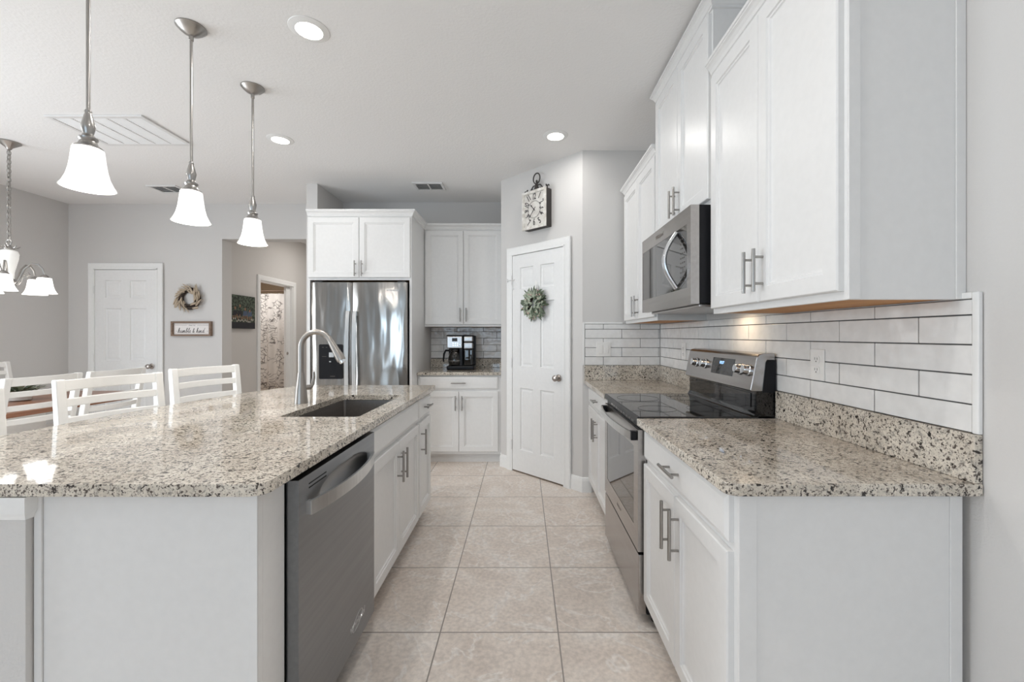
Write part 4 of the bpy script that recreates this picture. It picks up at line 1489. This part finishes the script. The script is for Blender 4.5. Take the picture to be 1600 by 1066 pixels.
# back plane at x~-1.95, sitter faces +X : local -Y -> +X  => rz = +90 deg
def seat_at(x, y, rz): return (x, y, 0), rz
yaw = radians(90 - 16)
def stool_loc(cy, cx=-1.968):
    # put middle of the back top at (cx, cy)
    v_ = Matrix.Rotation(yaw, 3, 'Z') @ Vector((0, 0.40 / 2 + 0.04, 0))
    return (cx - v_.x, cy - v_.y, 0)
st0.location = stool_loc(1.372, -1.995); st0.rotation_euler = (0, 0, yaw)
copy_tree(st0, stool_loc(2.035), yaw, 'white slat-back bar stool in the middle of the island side', GS)
copy_tree(st0, stool_loc(2.64), yaw, 'white slat-back bar stool at the far end of the island, nearest the hall opening', GS)

GC = 'white ladder-back dining chairs'
c0 = make_seat('dining_chair', 'white ladder-back dining chair on the near side of the table, closest to the stools', 'chair', GC, 0.46, 1.03, 0.43, 0.42, 5, 0.002, 0.083, 0.05, 0.034, 0.09)
yawc = radians(90 + 180)
def chair_loc(cx, cy, yw):
    v_ = Matrix.Rotation(yw, 3, 'Z') @ Vector((0, 0.42 / 2 + 0.09, 0))
    return (cx - v_.x, cy - v_.y, 0)
c0.location = chair_loc(-3.0, 2.64, yawc); c0.rotation_euler = (0, 0, yawc)
copy_tree(c0, chair_loc(-3.0, 3.12, yawc), yawc, 'white ladder-back dining chair standing in front of the dining room door', GC)
copy_tree(c0, chair_loc(-4.90, 3.82, radians(90)), radians(90), 'white ladder-back dining chair on the far left side of the table by the wall', GC)

# dining table
t = thing('dining_table', 'brown wooden dining table with a white base under the chandelier', 'table', (-4.0, 3.30, 0))
MB().box(-0.58, 0.60, -0.68, 0.66, 0.728, 0.76, bev=0.004).build('tabletop', M['table'], t)
MB().box(-0.28, 0.30, -0.36, 0.34, 0.68, 0.7275, bev=0.004).build('apron', M['chair'], t)
MB().box(-0.10, 0.12, -0.16, 0.14, 0.0605, 0.6795, bev=0.01).build('pedestal', M['chair'], t)
MB().box(-0.26, 0.28, -0.33, 0.31, 0.0, 0.06, bev=0.008).build('pedestal_base', M['chair'], t)


def leaf(mb, base, direc, up, L_, w_, curl=0.15):
    d_ = Vector(direc).normalized(); u_ = Vector(up)
    s_ = d_.cross(u_)
    if s_.length < 1e-3: s_ = d_.cross(Vector((1, 0.3, 0.2)))
    s_.normalize(); n_ = s_.cross(d_)
    B = Vector(base)
    rows = []
    for k in range(6):
        f_ = k / 5
        wd = w_ * sin(pi * (0.06 + 0.93 * f_)) ** 0.8
        c_ = B + d_ * L_ * f_ - n_ * curl * L_ * f_ * f_
        rows.append([mb.bm.verts.new(c_ - s_ * wd / 2 + n_ * wd * 0.12), mb.bm.verts.new(c_), mb.bm.verts.new(c_ + s_ * wd / 2 + n_ * wd * 0.12)])
    for a, b_ in zip(rows, rows[1:]):
        for i in range(2): mb.bm.faces.new((a[i], a[i + 1], b_[i + 1], b_[i]))


def ear(mb, base, direc, L_, r_, seg=7):
    d_ = Vector(direc).normalized()
    B = Vector(base)
    mb.tube([B, B + d_ * L_ * 0.2, B + d_ * L_ * 0.5, B + d_ * L_ * 0.8, B + d_ * L_], [r_ * 0.45, r_ * 0.95, r_, r_ * 0.65, r_ * 0.1], seg)


rnd = random.Random(3)
t = thing('table_plant', 'low green leafy plant in a pot on the dining table', 'plant', (-4.0, 3.36, 0.7605))
MB().lathe([(0.05, 0), (0.062, 0.006), (0.068, 0.05), (0.064, 0.052), (0.058, 0.045), (0.003, 0.045)], seg=24).build('pot', M['pot'], t)
for nm, mm, cnt in (('foliage', 'leafpale', 70), ('dark_foliage', 'leafdark', 50)):
    p_ = MB()
    for k in range(cnt):
        a = rnd.uniform(0, 2 * pi); e_ = rnd.uniform(0.05, 1.1); r0_ = rnd.uniform(0, 0.09)
        leaf(p_, (r0_ * cos(a), r0_ * sin(a), 0.05 + rnd.uniform(0, 0.05)), (cos(a), sin(a), e_), (0, 0, 1), rnd.uniform(0.05, 0.10), rnd.uniform(0.02, 0.034))
    p_.build(nm, M[mm], t, smooth=60)

# ------------------------------------------------------------------ wall decor (local: x right, facing -Y)
t = thing('wheat_wreath', 'dried wheat wreath on the grey dining wall', 'wreath', (-3.807, YD - 0.001, 1.70))
q_ = MB(); Rx = Matrix.Rotation(pi / 2, 4, 'X')
for k in range(5): q_.torus((rnd.uniform(-.008, .008), -0.022 + rnd.uniform(-.008, .008), rnd.uniform(-.008, .008)), 0.098 + rnd.uniform(-.018, .018), 0.012, Rx, 28, 6)
q_.build('twig_ring', M['twig'], t)
q_ = MB()
for k in range(60):
    a = rnd.uniform(0, 2 * pi); r0_ = rnd.choice([0.075, 0.095, 0.12]) + rnd.uniform(-.01, .01)
    tn = a + pi / 2 + rnd.uniform(-0.55, 0.05)
    ear(q_, (r0_ * cos(a), -0.03 - rnd.uniform(0, 0.028), r0_ * sin(a)), (cos(tn), rnd.uniform(-0.35, 0.1), sin(tn)), rnd.uniform(0.07, 0.10), rnd.uniform(0.007, 0.010))
q_.build('wheat_ears', M['wheat'], t, smooth=60)
q_ = MB()
for k in range(60):
    a = rnd.uniform(0, 2 * pi)
    tn = a + rnd.uniform(0.1, 0.9)
    b0 = Vector((0.13 * cos(a), -0.025, 0.13 * sin(a)))
    q_.tube([b0, b0 + Vector((cos(tn), -0.1, sin(tn))) * rnd.uniform(0.04, 0.06)], [0.0014, 0.0004], 4)
q_.build('whiskers', M['wheat'], t)

t = thing('framed_sign', 'framed humble & kind sign under the wheat wreath', 'sign', (-3.788, YD - 0.001, 1.355))
SWd, SH = 0.455, 0.168
q_ = MB(); fw_ = 0.02
rr_ = []
for sx_, sz_ in ((-1, -1), (1, -1), (1, 1), (-1, 1)):
    rr_.append([(sx_ * (SWd / 2 - o_), y_, sz_ * (SH / 2 - o_)) for o_, y_ in ((0, 0), (0, -0.035), (fw_, -0.035), (fw_, 0))])
rr_.append(rr_[0]); q_.rings(rr_, True, False, False); bmesh.ops.remove_doubles(q_.bm, verts=q_.bm.verts, dist=1e-6)
q_.build('frame', M['frame'], t, smooth=0)
MB().box(-SWd / 2 + fw_, SWd / 2 - fw_, -0.012, -0.001, -SH / 2 + fw_, SH / 2 - fw_).build('board', M['signface'], t)
# hand-drawn script lettering: strokes per letter, (x, z) in units of x-height
SCR = {
    'h': (1.05, [[(0, 0.1), (0.35, 1.1), (0.48, 1.9), (0.36, 2.1), (0.24, 1.7), (0.18, 0.0)], [(0.18, 0.35), (0.42, 0.95), (0.6, 0.9), (0.58, 0.3), (0.72, 0.0), (1.05, 0.25)]]),
    'u': (1.05, [[(0, 0.25), (0.2, 0.95), (0.16, 0.25), (0.35, 0.0), (0.6, 0.3), (0.74, 0.95), (0.7, 0.2), (0.82, 0.0), (1.05, 0.25)]]),
    'm': (1.4, [[(0, 0.25), (0.16, 0.9), (0.14, 0.0), (0.3, 0.7), (0.5, 0.95), (0.54, 0.0), (0.7, 0.7), (0.92, 0.95), (0.96, 0.2), (1.1, 0.0), (1.4, 0.25)]]),
    'b': (0.95, [[(0, 0.25), (0.3, 1.2), (0.42, 1.95), (0.3, 2.05), (0.2, 1.5), (0.18, 0.15), (0.42, 0.0), (0.66, 0.3), (0.6, 0.8), (0.42, 0.75), (0.95, 0.55)]]),
    'l': (0.6, [[(0, 0.4), (0.3, 1.3), (0.4, 1.95), (0.28, 2.05), (0.18, 1.4), (0.2, 0.15), (0.35, 0.0), (0.6, 0.25)]]),
    'e': (0.75, [[(0, 0.25), (0.4, 0.6), (0.46, 0.9), (0.3, 0.98), (0.16, 0.5), (0.3, 0.03), (0.5, 0.05), (0.75, 0.3)]]),
    '&': (1.3, [[(1.1, 0.1), (0.85, 0.0), (0.5, 0.9), (0.35, 1.5), (0.5, 1.9), (0.7, 1.6), (0.3, 0.8), (0.15, 0.3), (0.4, 0.0), (0.75, 0.3), (0.95, 0.8)]]),
    'k': (1.0, [[(0, 0.1), (0.35, 1.2), (0.48, 1.95), (0.36, 2.1), (0.22, 1.6), (0.18, 0.0)], [(0.2, 0.4), (0.5, 0.95), (0.62, 0.8), (0.3, 0.5), (0.6, 0.1), (0.75, 0.0), (1.0, 0.25)]]),
    'i': (0.5, [[(0, 0.25), (0.18, 0.95), (0.16, 0.15), (0.28, 0.0), (0.5, 0.25)], [(0.26, 1.32), (0.3, 1.36)]]),
    'n': (1.05, [[(0, 0.25), (0.16, 0.9), (0.14, 0.0), (0.34, 0.75), (0.56, 0.95), (0.6, 0.2), (0.74, 0.0), (1.05, 0.25)]]),
    'd': (1.1, [[(0.6, 0.85), (0.3, 0.95), (0.1, 0.4), (0.28, 0.02), (0.55, 0.35), (0.85, 1.6), (0.95, 2.05), (0.78, 1.3), (0.7, 0.2), (0.82, 0.0), (1.1, 0.3)]]),
    ' ': (0.55, []),
}


def catmull(p, n=5):
    out = []
    for i in range(len(p) - 1):
        a = p[max(0, i - 1)]; b_ = p[i]; c_ = p[i + 1]; d_ = p[min(len(p) - 1, i + 2)]
        for k in range(n):
            s_ = k / n
            out.append(tuple(0.5 * ((2 * b_[j]) + (-a[j] + c_[j]) * s_ + (2 * a[j] - 5 * b_[j] + 4 * c_[j] - d_[j]) * s_ ** 2 + (-a[j] + 3 * b_[j] - 3 * c_[j] + d_[j]) * s_ ** 3) for j in (0, 1)))
    out.append(p[-1])
    return out


txt = 'humble & kind'
tot = sum(SCR[c][0] for c in txt)
u = 0.305 / tot
sc = MB(); x = -0.152
for c in txt:
    wdt, strokes = SCR[c]
    for s_ in strokes:
        pts_ = [(x + (px + 0.22 * pz) * u - 0.012, -0.0128, -0.045 + pz * u * 1.0) for px, pz in catmull(s_)]
        sc.tube(pts_, 0.0019, 6, 1.0, 1.0)
    x += wdt * u
so = sc.build('script_lettering', M['ink'], t)
lettering('small_lettering', 'always stay', 0.015, M['ink'], t, Matrix.Translation((0, -0.0122, 0.040)) @ FRONT, 0.2, 1.1)
ln = MB(); ln.box(-0.19, -0.06, -0.0128, -0.0121, 0.0385, 0.0400); ln.box(0.06, 0.19, -0.0128, -0.0121, 0.0385, 0.0400)
ln.box(-0.185, -0.172, -0.0128, -0.0121, -0.028, -0.0255); ln.box(0.170, 0.183, -0.0128, -0.0121, -0.028, -0.0255)
ln.build('rule_lines', M['ink'], t)

# canvas in the hall (faces +X)
t = thing('canvas_print', 'dark canvas print of people among foliage on the hall wall', 'picture', (HX + 0.001, 5.14, 1.575), pi / 2)
CW, CHh = 0.49, 0.42
MB().box(0, CW, -0.03, 0, -CHh / 2, CHh / 2).build('canvas', M['canvas_green'], t, smooth=0)
q_ = MB()
for px, pz in ((0.10, 0.045), (0.19, 0.075), (0.29, 0.04), (0.38, 0.02)):
    q_.prism([(px + 0.015 * cos(a * pi / 6), pz + 0.019 * sin(a * pi / 6)) for a in range(12)], 0.0302, 0.0308)
    for k in range(3):
        bx, bz = px - 0.04 + k * 0.035, -0.07 + rnd.uniform(-.02, .02)
        q_.prism([(bx - 0.007, bz - 0.02), (bx + 0.008, bz - 0.025), (bx + 0.009, bz + 0.022), (bx - 0.005, bz + 0.02)], 0.0302, 0.0308)
q_.xform(Matrix.Rotation(pi / 2, 4, 'X')); q_.build('warm_print', M['canvas_skin'], t, smooth=0)
for nm, mm, xs_ in (('dark_print', 'canvas_dark', (0.10, 0.19)), ('blue_print', 'canvas_blue', (0.29, 0.38))):
    q_ = MB()
    for px in xs_: q_.prism([(px - 0.045, -0.05), (px + 0.045, -0.05), (px + 0.035, 0.015), (px - 0.035, 0.015)], 0.0301, 0.0305)
    q_.xform(Matrix.Rotation(pi / 2, 4, 'X')); q_.build(nm, M[mm], t, smooth=0)
q_ = MB()
for k in range(14):
    bx, bz = 0.04 + k * 0.031, -0.105 + rnd.uniform(-.02, .02)
    q_.prism([(bx - 0.008, bz - 0.008), (bx + 0.008, bz - 0.01), (bx + 0.009, bz + 0.012), (bx - 0.007, bz + 0.01)], 0.0302, 0.0309)
q_.xform(Matrix.Rotation(pi / 2, 4, 'X')); q_.build('pale_print', M['canvas_white'], t, smooth=0)
q_ = MB(); q_.prism([(0, -CHh / 2), (CW, -CHh / 2), (CW, -0.13), (0, -0.13)], 0.0301, 0.0306); q_.xform(Matrix.Rotation(pi / 2, 4, 'X')); q_.build('ground_print', M['canvas_dark'], t, smooth=0)

# shower curtain and rod
t = thing('shower_curtain', 'cream shower curtain with grey leaf print in the bathroom', 'curtain', (-4.75, 7.0, 0))
q_ = MB()
cols = 90
ringA = []
for i in range(cols + 1):
    x = 1.0 * i / cols
    y = 0.022 * sin(x * 42) + 0.012 * sin(x * 17 + 1)
    ringA.append((x, y))
q_.rings([[(x, y, z) for x, y in ringA] for z in (0.12, 0.6, 1.2, 1.97)], False, False, False)
co = q_.build('fabric', M['curtain'], t, smooth=80)
co.modifiers.new('thick', 'SOLIDIFY').thickness = 0.002
q_ = MB()
for k in range(11): q_.torus((0.03 + k * 0.094, 0, 1.985), 0.018, 0.002, Matrix.Rotation(pi / 2, 4, 'Y'), 16, 6)
q_.build('rings', M['frame'], t)
q_ = MB().cyl((-5.995, 7.0, 2.012), (HX - T - 0.001, 7.0, 2.012), 0.011, 14).build('curtain_rod', M['frame'])
tag(q_, 'bronze rod holding the shower curtain', 'curtain rod')
bl = bpy.data.lights.new('bathroom_fill_light', 'AREA'); bl.size = 0.3; bl.energy = 22; bl.color = (1.0, 0.98, 0.96)  # bare area light added to fill the bathroom, no fixture built
bo = bpy.data.objects.new('bathroom_fill_light', bl); COL.objects.link(bo); bo.location = (-4.4, 6.2, CEIL - 0.02)
bl = bpy.data.lights.new('hall_fill_light', 'AREA'); bl.size = 0.25; bl.energy = 15; bl.color = (1.0, 0.965, 0.92)  # unseen area light added to brighten the hall, without a fixture
bo = bpy.data.objects.new('hall_fill_light', bl); COL.objects.link(bo); bo.location = (-2.7, 6.4, CEIL - 0.02)

# clock on the diagonal wall
cp = on_diag(0.468, 0.001)
t = thing('wall_clock', 'square pocket-watch style wall clock with iron ring above the pantry door', 'clock', (cp[0], cp[1], 2.39), ang)
CWd, CHt, CD = 0.275, 0.33, 0.085
q_ = MB().box(-CWd / 2, CWd / 2, -CD + 0.012, 0, -CHt / 2, CHt / 2, bev=0.003).build('case', M['iron'], t)
q_ = MB(); rr_ = []
for sx_, sz_ in ((-1, -1), (1, -1), (1, 1), (-1, 1)):
    rr_.append([(sx_ * (CWd / 2 + 0.004 - o_), y_, sz_ * (CHt / 2 + 0.004 - o_)) for o_, y_ in ((0, -CD + 0.0118), (0, -CD), (0.022, -CD), (0.028, -CD + 0.0118))])
rr_.append(rr_[0]); q_.rings(rr_, True, False, False); bmesh.ops.remove_doubles(q_.bm, verts=q_.bm.verts, dist=1e-6)
q_.build('bezel', M['clockframe'], t, smooth=0, label='distressed white frame')
MB().box(-CWd / 2 + 0.024, CWd / 2 - 0.024, -CD + 0.0095, -CD + 0.0115, -CHt / 2 + 0.024, CHt / 2 - 0.024).build('dial', M['clockface'], t)
yq = -CD + 0.0090
q_ = MB()
for R0 in (0.072, 0.077): q_.torus((0, yq, 0), R0, 0.0009, Rx, 44, 5)
q_.build('dial_rings', M['ink'], t)
for n_ in range(1, 13):
    a = pi / 2 - n_ * pi / 6
    hx_, hz_ = CWd / 2 - 0.047, CHt / 2 - 0.052
    k_ = min(hx_ / max(1e-6, abs(cos(a))), hz_ / max(1e-6, abs(sin(a))))
    if n_ in (12, 6, 3, 9): pos = (cos(a) * k_, sin(a) * k_)
    else: pos = (cos(a) * k_ * 0.97, sin(a) * k_ * 0.97)
    lettering('numeral', str(n_), 0.066, M['ink'], t, Matrix.Translation((pos[0], yq, pos[1])) @ FRONT @ Matrix.Rotation(a - pi / 2 if n_ not in (4, 5, 6, 7, 8) else a + pi / 2, 4, 'Z') @ Matrix.Diagonal((0.72, 1.2, 1, 1)), 0, 0.85, bold=0.0016)
def hand(mb, ang_, L_, w_):
    d_ = Vector((cos(ang_), 0, sin(ang_))); s_ = Vector((-sin(ang_), 0, cos(ang_)))
    for a0, a1, w0, w1 in ((-0.25, 0.0, w_ * 0.7, w_), (0.0, 0.6, w_, w_ * 0.7), (0.6, 0.72, w_ * 2.4, w_ * 2.4), (0.72, 1.0, w_ * 1.2, w_ * 0.2)):
        for s0 in (0,):
            p = [d_ * L_ * a0 - s_ * w0 / 2, d_ * L_ * a0 + s_ * w0 / 2, d_ * L_ * a1 + s_ * w1 / 2, d_ * L_ * a1 - s_ * w1 / 2]
            mb.rings([[q + Vector((0, yq - 0.002, 0)) for q in p], [q + Vector((0, yq - 0.0035, 0)) for q in p]])
q_ = MB(); hand(q_, pi / 2 - radians(318), 0.070, 0.006); q_.build('hour_hand', M['ink'], t)
q_ = MB(); hand(q_, pi / 2 - radians(222), 0.105, 0.005); q_.build('minute_hand', M['ink'], t)
q_ = MB()
z0_ = CHt / 2 + 0.004
q_.torus((0, -CD / 2, z0_ + 0.112), 0.046, 0.006, Rx, 32, 8, 0.85, 1.0)
q_.lathe([(0.004, 0.07), (0.014, 0.062), (0.016, 0.05), (0.012, 0.044), (0.02, 0.034), (0.022, 0.02), (0.03, 0.0)], (0, -CD / 2, z0_), 16)
q_.lathe([(0.002, 0.10), (0.010, 0.092), (0.010, 0.078), (0.004, 0.07)], (0, -CD / 2, z0_), 14)
for s_ in (-1, 1):
    q_.tube([(s_ * px, -CD / 2, z0_ + pz) for px, pz in catmull([(0.012, 0.05), (0.04, 0.05), (0.06, 0.03), (0.085, 0.008), (0.11, 0.012), (0.118, 0.028), (0.108, 0.032)])], 0.0055, 8)
    q_.tube([(s_ * px, -CD / 2, z0_ + pz) for px, pz in catmull([(0.025, 0.004), (0.045, 0.022), (0.06, 0.012), (0.055, 0.003)])], 0.0045, 8)
    q_.tube([(s_ * px, -CD / 2, z0_ + pz) for px, pz in catmull([(0.125, 0.0), (0.132, 0.022), (0.142, 0.024), (0.146, 0.012)])], 0.0045, 8)
q_.build('ring_finial', M['iron'], t, label='dark iron ring and scrollwork')

# wreath on the pantry door
cp = on_diag(0.50, 0.0145)
t = thing('greenery_wreath', 'small green wreath with pink buds hanging on the pantry door', 'wreath', (cp[0], cp[1], 1.555), ang)
q_ = MB()
for k in range(3): q_.torus((0, -0.02, 0), 0.072 + rnd.uniform(-.012, .012), 0.012, Rx, 26, 6)
q_.build('twig_ring', M['twig'], t)
for nm, mm, cnt, L0, L1 in (('pale_leaves', 'leafpale', 150, 0.03, 0.055), ('dark_leaves', 'leafdark', 80, 0.045, 0.08)):
    q_ = MB()
    for k in range(cnt):
        a = rnd.uniform(0, 2 * pi); r0_ = rnd.uniform(0.01 if k % 3 == 0 else 0.05, 0.11)
        tn = a + rnd.uniform(-0.9, 0.9) + (0.5 if mm == 'leafpale' else 0)
        leaf(q_, (r0_ * cos(a), -0.025 - rnd.uniform(0, 0.03), r0_ * sin(a)), (cos(tn), rnd.uniform(-0.5, 0.1), sin(tn)), (0, -1, 0.2), rnd.uniform(L0, L1), rnd.uniform(0.014, 0.028))
    q_.build(nm, M[mm], t, smooth=60)
q_ = MB()
for k in range(60):
    a = rnd.uniform(0, 2 * pi); r0_ = rnd.uniform(0.07, 0.135)
    q_.lathe([(0.0005, -0.007), (0.006, -0.003), (0.0062, 0.003), (0.0005, 0.007)], (r0_ * cos(a), -0.03 - rnd.uniform(0, 0.03), r0_ * sin(a)), 8)
q_.build('buds', M['bud'], t, smooth=60)
q_ = MB()
q_.strap([(0.0, -0.035, 0.085), (0.004, -0.012, 0.15), (0.0, -0.006, 0.215)], (1, 0, 0.05), 0.016, 0.0015)
q_.strap([(0.0, -0.03, 0.10), (0.03, -0.012, 0.135), (0.012, -0.006, 0.205)], (1, 0, 0.4), 0.012, 0.0015)
q_.build('hanging_ribbon', M['ribbon'], t)
